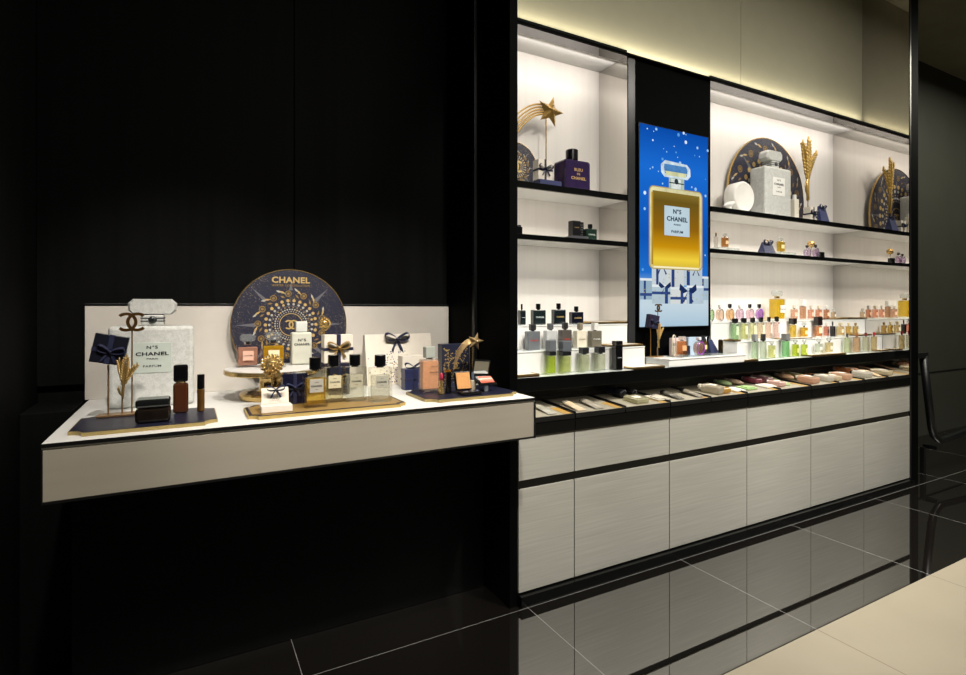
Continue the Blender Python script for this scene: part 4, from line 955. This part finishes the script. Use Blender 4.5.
# gift bag and boxes
bg = thing('gift_bag', 'large white tent-shaped gift bag with navy bow near the backboard', 'gift bag', (.862, 2.42, .902))
w, d, h = .322, .11, .226
vs = [(-w/2, -d/2, .0004), (w/2, -d/2, .0004), (w/2, d/2, .0004), (-w/2, d/2, .0004), (-w/2, -.008, h), (w/2, -.008, h), (w/2, .012, h), (-w/2, .012, h)]
bb = MB().add(vs, [[3, 2, 1, 0], [4, 5, 6, 7], [0, 1, 5, 4], [1, 2, 6, 5], [2, 3, 7, 6], [3, 0, 4, 7]], CREAM)
rnd = random.Random(4)
SLB = math.atan2(d/2-.008, h)
MBG = Matrix.Translation((0, -d/2, 0)) @ Matrix.Rotation(-SLB, 4, 'X')
for i in range(210):
    px = rnd.gauss(.0, .06); pz = .01+abs(rnd.gauss(.0, .07)); r_ = rnd.uniform(.0014, .0032)
    if abs(px) > w*.47 or pz > h*.7: continue
    bb.prism([(r_*math.cos(k*PI/3), r_*math.sin(k*PI/3)) for k in range(6)], .0006, solid('#3a4270', .5, 0, .3, .1, 50) if i % 4 else GOLD, MBG @ Matrix.Translation((px, -.0004, pz)) @ FRONT)
bb.build('bag_body', bg)
bo = MB(); bow(bo, (-.012, -.018, h*.9), .062, RIBBON, None, 1.6); bo.build('bow', bg)
gift('small cream gift box behind a navy one, in front of the white bag', .880, 2.30, .902, .10, .06, .135, CREAM, None, 0, None, False, 'gift boxes on the table')
gift('small navy gift box with navy bow in front of the cream box', .846, 2.19, .902, .085, .05, .088, solid('#20264a', .4, 0, .5, .1, 40), RIBBON, 0, None, True, 'gift boxes on the table', 'top', .5)
gl = thing('gel_bottle', 'peach shimmering gel bottle with frosted grey cap on the makeup board', 'gel bottle', (.852, 2.02, .9156))
gd = MB().box((0, 0, .0655), (.079, .042, .13), clear('#fae8da', .1), .007, 3).build('glass_body', gl)
MB().box((0, 0, .066), (.069, .032, .113), solid('#cf9c74', .35, 0, .5, .1, 90), .004).build('gel', gd)
MB().cyl((0, 0, .1302), .013, .004, SILVER, 18).build('collar', gl)
MB().box((0, 0, .157), (.042, .034, .045), solid('#a9aea6', .3, 0, .5, .03, 30), .003).build('cap', gl)
MB().text('COCO', .008, (.012, -.0218, .1), DARKTXT, .01, 1.2).text('CHANEL', .008, (.012, -.0218, .078), DARKTXT, .015, 1.2).build('lettering', gl)
ls = thing('lipstick', 'open red lipstick with gold case on the makeup board', 'lipstick', (.864, 1.93, .9156))
MB().cyl((0, 0, .0003), .0118, .026, BRIGHTGOLD, 24).build('case_base', ls)
MB().cyl((0, 0, .0265), .0085, .026, BRIGHTGOLD, 24).build('inner_tube', ls)
MB().lathe([(.0068, .0527), (.0068, .07), (.006, .078), (.003, .083)], solid('#b8324a', .35, 0, .5, .04, 40), n=18).build('bullet', ls)
mc = thing('lip_gloss', 'black lip gloss tube with gold top band beside the red lipstick', 'lip gloss', (.898, 1.938, .9156))
MB().cyl((0, 0, .0003), .0125, .082, CAPBLK, 24).build('tube', mc)
MB().cyl((0, 0, .0825), .0118, .011, gold('#c08a30', .25), 24).build('gold_band', mc)
sp = thing('perfume_spray', 'slim white spray bottle behind the peach gel bottle', 'perfume bottle', (.885, 2.055, .9156))
MB().box((0, 0, .0555), (.03, .02, .11), clear('#f2f2ec', .5), .004).build('bottle_body', sp)
MB().cyl((0, 0, .111), .008, .032, solid('#e8e8e4', .3, 0, .4, .02, 30), 16).build('cap', sp)
SOFTGOLD = solid('#cdb06a', .45, .2, .5, .1, 80)
bk = thing('starry_box', 'tall navy gift box with gold star pattern behind the makeup', 'gift box', (1.033, 2.172, .902))
bx_ = MB().box((0, 0, .097), (.134, .045, .186), solid('#20253c', .4, 0, .5, .08, 40), .001)
rnd = random.Random(9)
for i in range(190):
    px, pz = rnd.uniform(-.06, .06), rnd.uniform(.012, .172)
    if math.hypot(px, pz-.095) < .034: continue
    r_ = rnd.uniform(.002, .0048)
    bx_.prism(star_poly(4 if i % 2 else 5, r_, r_*.5), .0006, SOFTGOLD, Matrix.Translation((px, -.0226, pz)) @ FRONT)
for k in range(26):
    a = 2*PI*k/26; bx_.prism(star_poly(4, .004, .0025), .0006, SOFTGOLD, Matrix.Translation((.036*math.cos(a), -.0226, .095+.036*math.sin(a))) @ FRONT)
bx_.emblem((0, -.0227, .095), .0125, SOFTGOLD, .001)
bx_.build('box_body', bk)
MB().box((.0675, 0, .097), (.0012, .046, .186), SOFTGOLD).build('gold_edge', bk)
ss = thing('shooting_star', 'small gold shooting star on a stick above the makeup board', 'ornament', (1.07, 2.06, .9156), 0, 'gold shooting stars')
MB().cyl((0, .004, .0003), .0015, .185, BRIGHTGOLD, 8).lathe([(.018, .0003), (.018, .003)], BRIGHTGOLD, n=20, smooth=False).build('stick', ss)
s_ = MB(); star3d(s_, (.012, -.004, .1915), .040, .012, gold('#d2b482', .3)); s_.build('star', ss)
s_ = MB(); star_tail(s_, (.0, -.001, .195), .034, -.088, -.07, .0, .003, gold('#d2b482', .35)); s_.build('tail', ss)
cp = thing('powder_compact', 'open black compact with beige powder pan standing on the makeup board', 'compact', (.957, 1.9, .9156))
MB().box((.006, -.022, .006), (.085, .05, .011), CAPBLK, .004, 3).build('base', cp)
pn = MB(); MP = Matrix.Translation((-.006, .008, .011)) @ Matrix.Rotation(-.28, 4, 'X')
pn.box((0, 0, .038), (.07, .007, .074), CAPBLK, .003, 3, MP); lid = pn.build('lid', cp)
MB().box((.002, -.0042, .038), (.06, .0015, .064), solid('#c9935a', .6, 0, .2, .06, 90), .0008, 2, MP).build('powder_pan', lid)
pw = MB()
for i in range(6): pw.box((-.022+.012*i, -.03+(i % 2)*.008, .0122), (.009, .012, .0016), solid(['#4a5068', '#8c90a0', '#20243a', '#b0a8a0', '#3c3c50', '#747a94'][i], .4, 0, .4, .05, 60), .0004)
pw.build('eye_colours', cp)
l2 = thing('lipstick', 'dark capped lipstick with red end behind the beige compact', 'lipstick', (.99, 1.955, .9156))
MB().box((0, 0, .032), (.016, .016, .063), CAPBLK, .002).build('case_base', l2)
MB().box((0, 0, .068), (.013, .013, .008), solid('#b02030', .35, 0, .5, .05, 50), .001).build('bullet', l2)
pe = thing('foundation_tube', 'pale foundation tube with silver cap between the two compacts', 'foundation', (1.012, 1.95, .9156))
MB().box((0, 0, .022), (.022, .014, .043), solid('#c8bca6', .4, 0, .4, .04, 50), .003).build('tube_body', pe)
MB().cyl((0, 0, .0435), .006, .03, solid('#7c88a0', .25, .5, .5, .05, 40), 14).build('cap', pe)
bl = thing('blush_palette', 'open mirrored compact with pink blush stripes on a clear foot', 'compact', (1.05, 1.91, .9156))
MB().box((.002, 0, .0125), (.014, .012, .024), clear('#e8ecf0', .25), .001).build('clear_foot', bl)
MBL = Matrix.Translation((0, 0, .027)) @ Matrix.Rotation(-.35+.9, 4, 'X') @ Matrix.Rotation(-.0, 4, 'Z')
pb = MB().box((.008, .02, .004), (.082, .055, .011), CAPBLK, .004, 3, MBL).build('base', bl)
pbs = MB()
for i, cc in enumerate(('#c9604a', '#d88a76', '#e6c4b2', '#cf7060')): pbs.box((.008, .004+.0105*i, .0098), (.062, .0095, .0012), solid(cc, .55, 0, .3, .05, 60), .0003, 2, MBL)
pbs.build('blush_pan', pb)
MLD = Matrix.Translation((0, .05, .058)) @ Matrix.Rotation(.16, 4, 'X') @ Matrix.Rotation(.08, 4, 'Y')
ld = MB().box((0, 0, .034), (.08, .006, .064), CAPBLK, .003, 3, MLD).build('lid', bl)
MB().box((0, -.0036, .035), (.066, .001, .05), mirror('#e0e0de'), 0, 2, MLD).build('lid_mirror', ld)
# ------------------------------------------------------------------ shelf ornaments
sh = thing('shooting_star', 'big gold shooting star on a stick on the upper shelf beside the post', 'ornament', (1.650, 2.338, 1.862), 0, 'gold shooting stars')
MB().cyl((0, .006, .0003), .0032, .39, BRIGHTGOLD, 10).lathe([(.03, .0003), (.03, .004)], BRIGHTGOLD, n=24, smooth=False).build('stick', sh)
s_ = MB(); star3d(s_, (.02, -.006, .418), .085, .024, gold('#bd9a58', .3)); s_.build('star', sh)
s_ = MB(); star_tail(s_, (-.01, -.002, .425), .085, -.21, -.12, .0, .006, gold('#bd9a58', .3)); s_.build('tail', sh)
gift('small cream gift box with navy ribbon stacked on a flat navy box', 1.570, 2.26, 1.8905, .085, .05, .1, CREAM, RIBBON, 0, None, False, 'gift boxes on the shelves', 'front', .5)
gift('flat navy gift box lying under a cream one on the upper shelf', 1.597, 2.26, 1.862, .13, .07, .0275, solid('#2e3564', .4, 0, .5, .08, 40), None, 0, None, False, 'gift boxes on the shelves')
bz = thing('product_box', 'black boxed cologne on a grey plinth on the thin shelf', 'box', (1.772, 2.262, 1.623))
MB().box((0, 0, .04), (.05, .04, .079), solid('#0d0d10', .3, 0, .5, .1, 40), .001).build('box_body', bz)
MB().text('CHANEL', .007, (0, -.0212, .045), solid('#b09060', .4, 0, .4, .05, 50), .01, 1.1).build('lettering', bz)
pz_ = thing('display_plinth', 'flat dark grey plinth under the black boxed cologne', 'plinth', (1.785, 2.265, 1.607))
MB().box((0, 0, .0078), (.105, .075, .0150), solid('#46474b', .35, 0, .4, .06, 40), .001).build('plinth_body', pz_)
bz2 = thing('product_box', 'patterned black and silver box behind the plain black box', 'box', (1.815, 2.30, 1.623))
q_ = MB().box((0, 0, .042), (.075, .03, .083), solid('#101014', .3, 0, .5, .1, 40), .001)
for i in range(5):
    for j in range(5):
        q_.box((-.026+.013*i, -.0153, .016+.013*j), (.008 if (i+j) % 2 else .005, .0006, .006), solid('#8c8c88', .3, .5, .5, .1, 50))
q_.build('box_body', bz2)
sd_ = thing('product_box', 'tiny black box peeking out beside the post on the thin shelf', 'box', (1.425, 2.26, 1.607))
MB().box((0, 0, .0205), (.03, .03, .04), CAPBLK, .001).box((0, 0, .0455), (.022, .022, .009), SILVER, .001).build('box_body', sd_)
dc = thing('white_dish', 'round white scented disc standing on edge beside the frosted bottle', 'dish', (3.144, 2.30, 1.862), .0)
MD = Matrix.Translation((0, 0, .102)) @ FRONT @ Matrix.Diagonal((1.06, 1.06, 1, 1))
MB().lathe([(.085, -.05), (.094, -.044), (.0945, .03), (.088, .038), (.08, .036), (.07, .032)], solid('#f2f0ea', .4, 0, .4, .02, 20), (0, 0, 0), 48, MD).build('disc_body', dc)
bd_ = thing('bird_ornament', 'small white bird-shaped ornament at the end of the upper shelf', 'ornament', (2.985, 2.25, 1.862))
o_ = MB(); wm_ = solid('#eeeeea', .35, 0, .5, .02, 20)
o_.tube([(-.06, 0, .022), (-.045, 0, .03), (-.02, 0, .036), (.0, 0, .038), (.018, 0, .045), (.03, 0, .05), (.042, 0, .046)], [.004, .009, .015, .018, .014, .011, .004], wm_, 12)
o_.cyl((-.004, 0, .0004), .012, .024, wm_, 14)
o_.build('bird_body', bd_)
ctn = thing('lotion_bottle', 'small white lotion bottle tucked behind the frosted giant', 'lotion bottle', (3.69, 2.275, 1.862))
MB().box((0, 0, .0705), (.05, .04, .14), solid('#e6e0d2', .4, 0, .4, .02, 30), .006, 3).build('bottle_body', ctn)
MB().cyl((0, 0, .141), .014, .03, WHITE, 18).build('cap', ctn)
wh = thing('wheat_ornament', 'tall gold wheat ears on a stick beside the navy plaque', 'ornament', (3.908, 2.31, 1.862))
w_ = MB().cyl((0, 0, .0003), .003, .17, BRIGHTGOLD, 10).lathe([(.025, .0003), (.025, .004)], BRIGHTGOLD, n=24, smooth=False); w_.build('stick', wh)
w_ = MB(); wheat(w_, (0, 0, .16), (-.004, 0, .60), gold('#c2a25c', .3), 3, 3.4); w_.build('wheat_ears', wh)
gift('cream gift box with navy bow beside the wheat ears on the upper shelf', 3.855, 2.262, 1.862, .078, .05, .095, CREAM, RIBBON, 0, None, True, 'gift boxes on the shelves', 'front', .55)
def pouch(label, x, y, z, w, d, h, m, bm_, gold_handle):
    t = thing('gift_pouch', label, 'gift pouch', (x, y, z), 0, 'navy gift pouches')
    vs = [(-w/2, -d/2, .0004), (w/2, -d/2, .0004), (w/2, d/2, .0004), (-w/2, d/2, .0004), (-w*.42, -.002, h), (w*.42, -.002, h), (w*.42, .002, h), (-w*.42, .002, h)]
    MB().add(vs, [[3, 2, 1, 0], [4, 5, 6, 7], [0, 1, 5, 4], [1, 2, 6, 5], [2, 3, 7, 6], [3, 0, 4, 7]], m).build('pouch_body', t)
    b_ = MB(); bow(b_, (0, -.006, h*.92), w*.4, bm_); b_.build('bow', t)
    if gold_handle:
        MB().tube([(-w*.1, 0, h), (.0, 0, h+.014), (w*.3, 0, h+.02), (w*.42, 0, h+.004)], .0022, GOLD, 8).build('handle', t)
pouch('navy gift pouch with bow beside the cream box on the upper shelf', 3.99, 2.262, 1.862, .10, .06, .115, solid('#333c66', .45, 0, .4, .1, 60), RIBBON, False)
pouch('navy pouch with gold handle on the thin shelf beyond the screen', 3.36, 2.258, 1.607, .115, .06, .075, night_blue('#2a2f52', '#b8a070', 260., .12), RIBBON, True)
def acrylic(label, x, y, z, w, d, h):
    t = thing('acrylic_riser', label, 'riser', (x, y, z), 0, 'clear acrylic risers')
    MB().span((-w/2, -d/2, h-.004), (w/2, d/2, h), clear('#e6eeec', .12)).build('riser_top', t)
    for sx in (-1, 1): MB().span((sx*(w/2-.003)-.0028, -d/2, .0003), (sx*(w/2-.003)+.0028, d/2, h-.0042), clear('#dfe8e6', .12)).build('riser_side', t)
acrylic('clear acrylic riser under the amber perfume on the thin shelf', 2.955, 2.28, 1.607, .2, .09, .0175)
acrylic('clear acrylic riser under the golden perfume on the thin shelf', 3.56, 2.28, 1.607, .17, .09, .0175)
acrylic('wide flat clear riser on the white platform carrying amber and purple perfumes', 2.53, 2.09, .9822, .44, .1, .0068)
rd = thing('clear_spray', 'thin clear spray beside the amber perfume on the thin shelf', 'perfume bottle', (2.885, 2.275, 1.6248))
MB().box((0, 0, .035), (.018, .018, .069), clear('#e6e2da', .3), .002).build('bottle_body', rd)
MB().cyl((0, 0, .0695), .005, .025, GOLD, 12).build('cap', rd)
lb = thing('ball_ornament', 'gold studded ball on a stick between the two lilac perfumes', 'ornament', (3.93, 2.3, 1.607))
o_ = MB().cyl((0, 0, .0003), .0022, .085, GOLD, 8).lathe([(.016, .0003), (.016, .003)], GOLD, n=18, smooth=False); o_.build('stick', lb)
o_ = MB().ball((0, 0, .102), (.024, .024, .024), GOLD, 14, 10)
for k in range(40):
    zz = 1-2*(k+.5)/40; a = k*2.39996; rr_ = math.sqrt(1-zz*zz)
    o_.ball((.0235*rr_*math.cos(a), .0235*rr_*math.sin(a), .102+.0235*zz), (.0036,)*3, GOLD, 6, 4)
o_.build('ball', lb)
dk = thing('product_box', 'small black box with silver clasp beside the mauve perfume', 'box', (3.985, 2.265, 1.607))
MB().box((0, 0, .022), (.05, .03, .043), CAPBLK, .0015).build('box_body', dk)
MB().box((0, -.0155, .03), (.012, .001, .008), SILVER, .0003).build('clasp', dk)
cr = thing('clear_tray', 'flat clear tray beside the black box on the thin shelf', 'tray', (4.12, 2.275, 1.607))
MB().box((0, 0, .004), (.18, .07, .0072), clear('#e6eeec', .15), .0008).build('tray_body', cr)
# ------------------------------------------------------------------ platform ornaments
st = thing('ornament_stand', 'gold stand with dark gift box, wheat and emblem before the screen', 'display stand', (2.252, 2.166, .9822))
GS = gold('#a87f4a', .35)
MB().box((-.0, 0, .002), (.085, .044, .0036), GS, .0006).build('base_plate', st)
for px, hh in ((-.034, .165), (.016, .05), (.030, .25)):
    MB().cyl((px, 0 if px != .030 else .01, .0038), .0022, hh, GS if px != .030 else SILVER, 10).build('pole', st)
MG = Matrix.Translation((-.03, -.008, .194)) @ Matrix.Rotation(.18, 4, 'Y')
gbx = MB().box((0, 0, 0), (.07, .03, .072), solid('#241f33', .4, 0, .5, .15, 60), .001, 2, MG).build('gift_box', st)
g2 = MB(); g2.box((0, 0, 0), (.011, .0325, .0735), RIBBON, .0004, 2, MG); bow(g2, (.0, -.016, -.006), .03, RIBBON, MG); g2.build('ribbon', gbx)
wm = MB(); wheat(wm, (.016, -.012, .05), (.016, -.012, .185), MATTEGOLD, 3, 1.15); wm.build('wheat_ears', st)
MB().emblem((.030, .008, .268), .019, BRONZE, .005).build('interlocked_emblem', st)
hp = thing('hoop_ornament', 'cream oval hoop standing beside the wheat before the screen', 'ornament', (2.325, 2.10, .9892))
o_ = MB(); o_.tube([(.026*math.cos(2*PI*i/32), .01*math.cos(2*PI*i/32), .058+.056*math.sin(2*PI*i/32)) for i in range(33)], .0028, solid('#e0d6be', .3, .3, .5, .05, 40), 8); o_.build('hoop', hp)
wb_ = thing('product_box', 'slim white box with grey cap between the hoop and amber perfume', 'box', (2.352, 2.125, .9892))
MB().box((0, 0, .026), (.022, .02, .051), CREAM, .001).box((0, 0, .06), (.018, .016, .016), solid('#b8b4ac', .3, 0, .4, .03, 30), .001).build('box_body', wb_)
pbk = thing('product_box', 'pale pink box behind the amber pink perfume on the platform', 'box', (2.425, 2.165, .9822))
MB().box((0, 0, .05), (.1, .03, .099), solid('#d8c4c0', .4, 0, .4, .03, 30), .001).build('box_body', pbk)
nvb = thing('gift_box', 'small navy box between the pink perfume and purple ring', 'gift box', (2.44, 2.115, .9892))
MB().box((0, 0, .026), (.028, .025, .051), NAVY, .001).build('box_body', nvb)
bb_ = thing('product_box', 'pale blue box behind the purple ringed perfume', 'box', (2.57, 2.185, .9822))
MB().box((0, 0, .05), (.1, .028, .099), solid('#a8bcd0', .35, 0, .5, .05, 40), .001).build('box_body', bb_)
np_ = thing('gift_pouch', 'dark navy pouch leaning near the golden perfume before the screen', 'gift pouch', (2.682, 2.14, .9892), 0, 'navy gift pouches')
vs = [(-.035, -.02, .0004), (.035, -.02, .0004), (.035, .02, .0004), (-.035, .02, .0004), (-.034, -.002, .075), (-.004, -.002, .078), (-.004, .002, .078), (-.034, .002, .075)]
MB().add(vs, [[3, 2, 1, 0], [4, 5, 6, 7], [0, 1, 5, 4], [1, 2, 6, 5], [2, 3, 7, 6], [3, 0, 4, 7]], solid('#2c3454', .45, 0, .4, .1, 60)).build('pouch_body', np_)
tf = thing('table_frame', 'thin silver wire frame at the end of the acrylic riser', 'ornament', (2.70, 2.185, .9822))
MB().tube([(-.014, 0, .0022), (-.014, 0, .1), (.012, 0, .1), (.012, 0, .0022)], .0018, SILVER, 8).build('wire', tf)
# ================================================================== screen with its picture
sc_ = thing('display_screen', 'tall lit advertising screen showing a perfume bottle on gift boxes', 'screen', (2.4445, YS, 1.146))
SW, SH = .549, 1.117
MB().span((-SW/2-.006, -.012, -.006), (SW/2+.006, .003, SH+.006), GLOSSBLK, .001).build('bezel', sc_)
S = 1.0
pic = MB()
def X_(u): return (u-.5)*SW
def Z_(v): return (1-v)*SH
lay = [0]
def poly(pts, m):
    lay[0] += 1; y_ = -.0125-.00004*lay[0]
    pic.add([(X_(u), y_, Z_(v)) for u, v in pts], [list(range(len(pts)))], m)
def rect(u0, v0, u1, v1, m): poly([(u0, v0), (u1, v0), (u1, v1), (u0, v1)], m)
def rrect(u0, v0, u1, v1, r_, m):
    a = SW/SH; p = []
    for cx, cy, a0 in ((u0+r_, v0+r_*a, PI), (u1-r_, v0+r_*a, 1.5*PI), (u1-r_, v1-r_*a, 0), (u0+r_, v1-r_*a, .5*PI)):
        for k in range(6):
            t_ = a0+k*PI/10; p.append((cx+r_*math.cos(t_), cy+r_*a*math.sin(t_)))
    poly(p, m)
SKY = glow_ramp('screen_sky', [(0, '#b8d0e0'), (.18, '#7fb0e0'), (.27, '#1f6cc8'), (.45, '#0f55b4'), (.8, '#1a6ad0'), (1, '#0a4aa8')], 0, SH, S)
rect(0, 0, 1, 1, SKY)
rnd = random.Random(21)
for i in range(80):
    u, v = rnd.random(), rnd.random()**1.3*.72; r_ = rnd.choice((.006, .008, .011, .016, .02))
    poly([(u+r_*math.cos(k*PI/4), v+r_*SW/SH*math.sin(k*PI/4)) for k in range(8)], glow(rnd.choice(('#9cc8f0', '#d8ecff', '#5a9ee0')), S))
SNOW = glow_ramp('screen_snow', [(0, '#a9c4d6'), (.5, '#c4d6e0'), (1, '#b4ccda')], 0, SH*.22, S)
rect(0, .83, 1, 1, SNOW)
for u0, v0, u1, v1, c1 in ((.0, .76, .17, .865, '#94aebf'), (.86, .74, 1, .865, '#a9c0cf'), (.16, .685, .36, .79, '#c4ced4'), (.36, .69, .62, .80, '#ccd2d2'), (.62, .69, .9, .79, '#b9c8d2'), (.16, .79, .42, .885, '#b0c2cc'), (.42, .80, .66, .885, '#d4d8d6'), (.66, .79, .92, .885, '#b4c6d2')):
    rect(u0, v0, u1, v1, glow(c1, S))
    k = rnd.choice((.15, .3, .62, .7)); rect(u0+(u1-u0)*k, v0, u0+(u1-u0)*(k+.17), v1, glow('#2c4278', S))
    rect(u0, v0, u1, v0+.012, glow('#dfe6e8', S))
    for q in range(5):
        uu, vv = rnd.uniform(u0, u1-.02), rnd.uniform(v0+.02, v1-.01); rect(uu, vv, uu+.012, vv+.005, glow('#b8a878', S))
    if rnd.random() < .5: vq = v0+(v1-v0)*rnd.uniform(.35, .7); rect(u0, vq, u1, vq+.014, glow('#344a80', S))
for cx, cy, s in ((.30, .69, .1), (.68, .82, .12), (.34, .80, .08), (.8, .70, .08)):
    for sd in (-1, 1):
        poly([(cx, cy), (cx+sd*s, cy-s*.32), (cx+sd*s*1.1, cy-.05*s), (cx+sd*s*.6, cy+s*.1)], glow('#1c2c58', S))
        poly([(cx, cy), (cx+sd*s*.5, cy+s*.5), (cx+sd*s*.7, cy+s*.45)], glow('#2a3a68', S))
# bottle
rrect(.115, .298, .90, .712, .06, glow('#b09a58', S))
rrect(.13, .303, .885, .707, .05, glow('#d6cf9e', S, .25, 14))
AMB = glow_ramp('screen_amber', [(0, '#d8b83c'), (.1, '#f0d040'), (.26, '#c8900e'), (.5, '#8e6210'), (.85, '#6a541c'), (1, '#8a7430')], SH*.3, SH*.69, S)
rect(.165, .322, .852, .698, AMB)
rect(.15, .33, .175, .69, glow('#b08a30', S)); rect(.845, .33, .865, .69, glow('#caa84a', S))
rect(.18, .697, .84, .706, glow('#f4ecc4', S))
rect(.395, .246, .62, .302, glow('#a9b8a8', S, .2, 30)); rect(.43, .25, .57, .3, glow('#d8e0dc', S, .2, 30)); rect(.40, .268, .615, .274, glow('#3c4438', S))
poly([(.505+.03*math.cos(k*PI/6), .262+.03*SW/SH*math.sin(k*PI/6)) for k in range(12)], glow('#2c3a3c', S))
poly([(.28, .185), (.34, .162), (.66, .168), (.71, .188), (.715, .225), (.67, .246), (.33, .246), (.285, .225)], glow('#c8d8e0', S, .25, 25))
poly([(.33, .18), (.65, .18), (.67, .2), (.66, .228), (.34, .228), (.325, .2)], glow('#4a7db4', S, .3, 20))
poly([(.34, .215), (.66, .215), (.64, .236), (.36, .236)], glow('#cfd0a0', S, .2, 20))
rect(.33, .39, .70, .54, glow('#bcd0da', S))
TXS = glow('#14283a', S)
lay[0] += 4
yt = -.0125-.00004*lay[0]-.0002
for s, sz, v, fw in (('N°5', .034, .417, .12), ('CHANEL', .036, .455, .305), ('PARIS', .013, .483, .1), ('PARFUM', .02, .519, .17)):
    pic.text(s, sz, (X_(.515), yt-.0003, Z_(v)), TXS, .03, 1.08, None, fw*SW)
pic.build('screen_picture', sc_)
# ================================================================== railing and far side
rl = thing('handrail', 'black metal handrail stub beside the far black post', 'handrail', (4.60, 1.96, 0))
r_ = MB(); r_.box((.085, 0, .905), (.168, .045, .04), BLACK, .002)
r_.tube([(.143, 0, .9), (.27, 0, .36), (.30, 0, .30), (.38, 0, .25), (.44, 0, .245), (.86, 0, .27), (2.2, 0, .36)], .026, BLACK, 12)
r_.build('rail', rl)
MB().box((.33, .03, .2), (.03, .09, .03), BLACK, .002).box((.285, .06, .1), (.03, .03, .2), BLACK, .002).build('bracket', rl)
# ================================================================== lights
def area(name, loc, size, power, col='#fff4e2', rot=(0, 0, 0), spread=None):
    l = bpy.data.lights.new(name, 'AREA'); l.shape = 'RECTANGLE'; l.size, l.size_y = size; l.energy = power; l.color = lin(col)[:3]
    if spread: l.spread = spread
    o = bpy.data.objects.new(name, l); C.objects.link(o); o.location = loc; o.rotation_euler = rot
    return o
def spot(name, loc, target, power, angle, blend=.6, col='#fff0dc', size=.05):
    l = bpy.data.lights.new(name, 'SPOT'); l.energy = power; l.spot_size = angle; l.spot_blend = blend; l.color = lin(col)[:3]; l.shadow_soft_size = size
    o = bpy.data.objects.new(name, l); C.objects.link(o); o.location = loc
    o.rotation_euler = (Vector(target)-Vector(loc)).to_track_quat('-Z', 'Y').to_euler()
    return o
for nm, xc, w in (('near', 1.664, .86), ('far', 3.62, 1.66)):
    k = w/.86
    area('soffit_strip_'+nm, (xc, 2.285, 2.600), (w, .03), 1.6*k, '#fff6ee', (.70, 0, 0))
    area('shelf_strip_upper_'+nm, (xc, 2.25, 1.831), (w, .02), .75*k, '#fff4e8', (.35, 0, 0))
    area('shelf_strip_lower_'+nm, (xc, 2.25, 1.582), (w, .02), 1.05*k, '#fff8ef', (.2, 0, 0))
area('fascia_glow', (2.84, YS-.016, 2.634), (3.2, .02), 4.5, '#fff4da', (PI-.35, 0, 0))
area('tray_strip', (2.84, 2.05, .876), (3.2, .015), 1.3, '#fff4e2', (-.2, 0, 0))
spot('table_spot_a', (.0, .45, 3.2), (.05, 2.1, .9), 230, .72, .6, '#fff6ea')
spot('table_spot_b', (.8, .45, 3.2), (.75, 2.1, .9), 230, .72, .6, '#fff6ea')
for i, x in enumerate((1.9, 2.9, 3.9)):
    spot('ceiling_spot_%d' % i, (x, .6, 3.4), (x, 1.93, .3), 260, .9, .7, '#fff8ee')
for i, x in enumerate((1.7, 2.75, 3.8)):  # added fill spots, brighten the fronts of the shelf items and the fascia
    spot('shelf_fill_%d' % i, (x-.5, .3, 3.0), (x, 2.3, 1.8), 75, .75, .8, '#fff8ee')
area('hall_light', (2.6, .1, 3.5), (3.5, .8), 110, '#fff8ec')
area('far_wall_fill', (6.6, 1.2, 3.5), (2, .8), 60, '#fffbe8')  # added fill, lifts the dark wall behind the handrail
w_ = bpy.data.worlds.new('dim_hall'); bpy.context.scene.world = w_; w_.use_nodes = True
bg_ = w_.node_tree.nodes['Background']; bg_.inputs[0].default_value = (.9, .95, 1, 1); bg_.inputs[1].default_value = .012
# ================================================================== camera
cam = bpy.data.cameras.new('camera'); co = bpy.data.objects.new('camera', cam); C.objects.link(co)
co.location = (0, 0, 1.25)
co.rotation_euler = (PI/2, 0, -math.atan2(.4775, .8787))
cam.sensor_width = 36; cam.lens = 543/966*36
cam.shift_y = -(337.5-308)/966
cam.clip_start = .02
scn = bpy.context.scene; scn.camera = co
scn.view_settings.view_transform = 'Standard'; scn.view_settings.look = 'None'; scn.view_settings.exposure = 0
scn.cycles.max_bounces = 10; scn.cycles.transparent_max_bounces = 32; scn.cycles.glossy_bounces = 6; scn.cycles.diffuse_bounces = 4
scn.cycles.sample_clamp_indirect = 3.0; scn.cycles.caustics_reflective = False; scn.cycles.caustics_refractive = False
scn.cycles.use_denoising = True
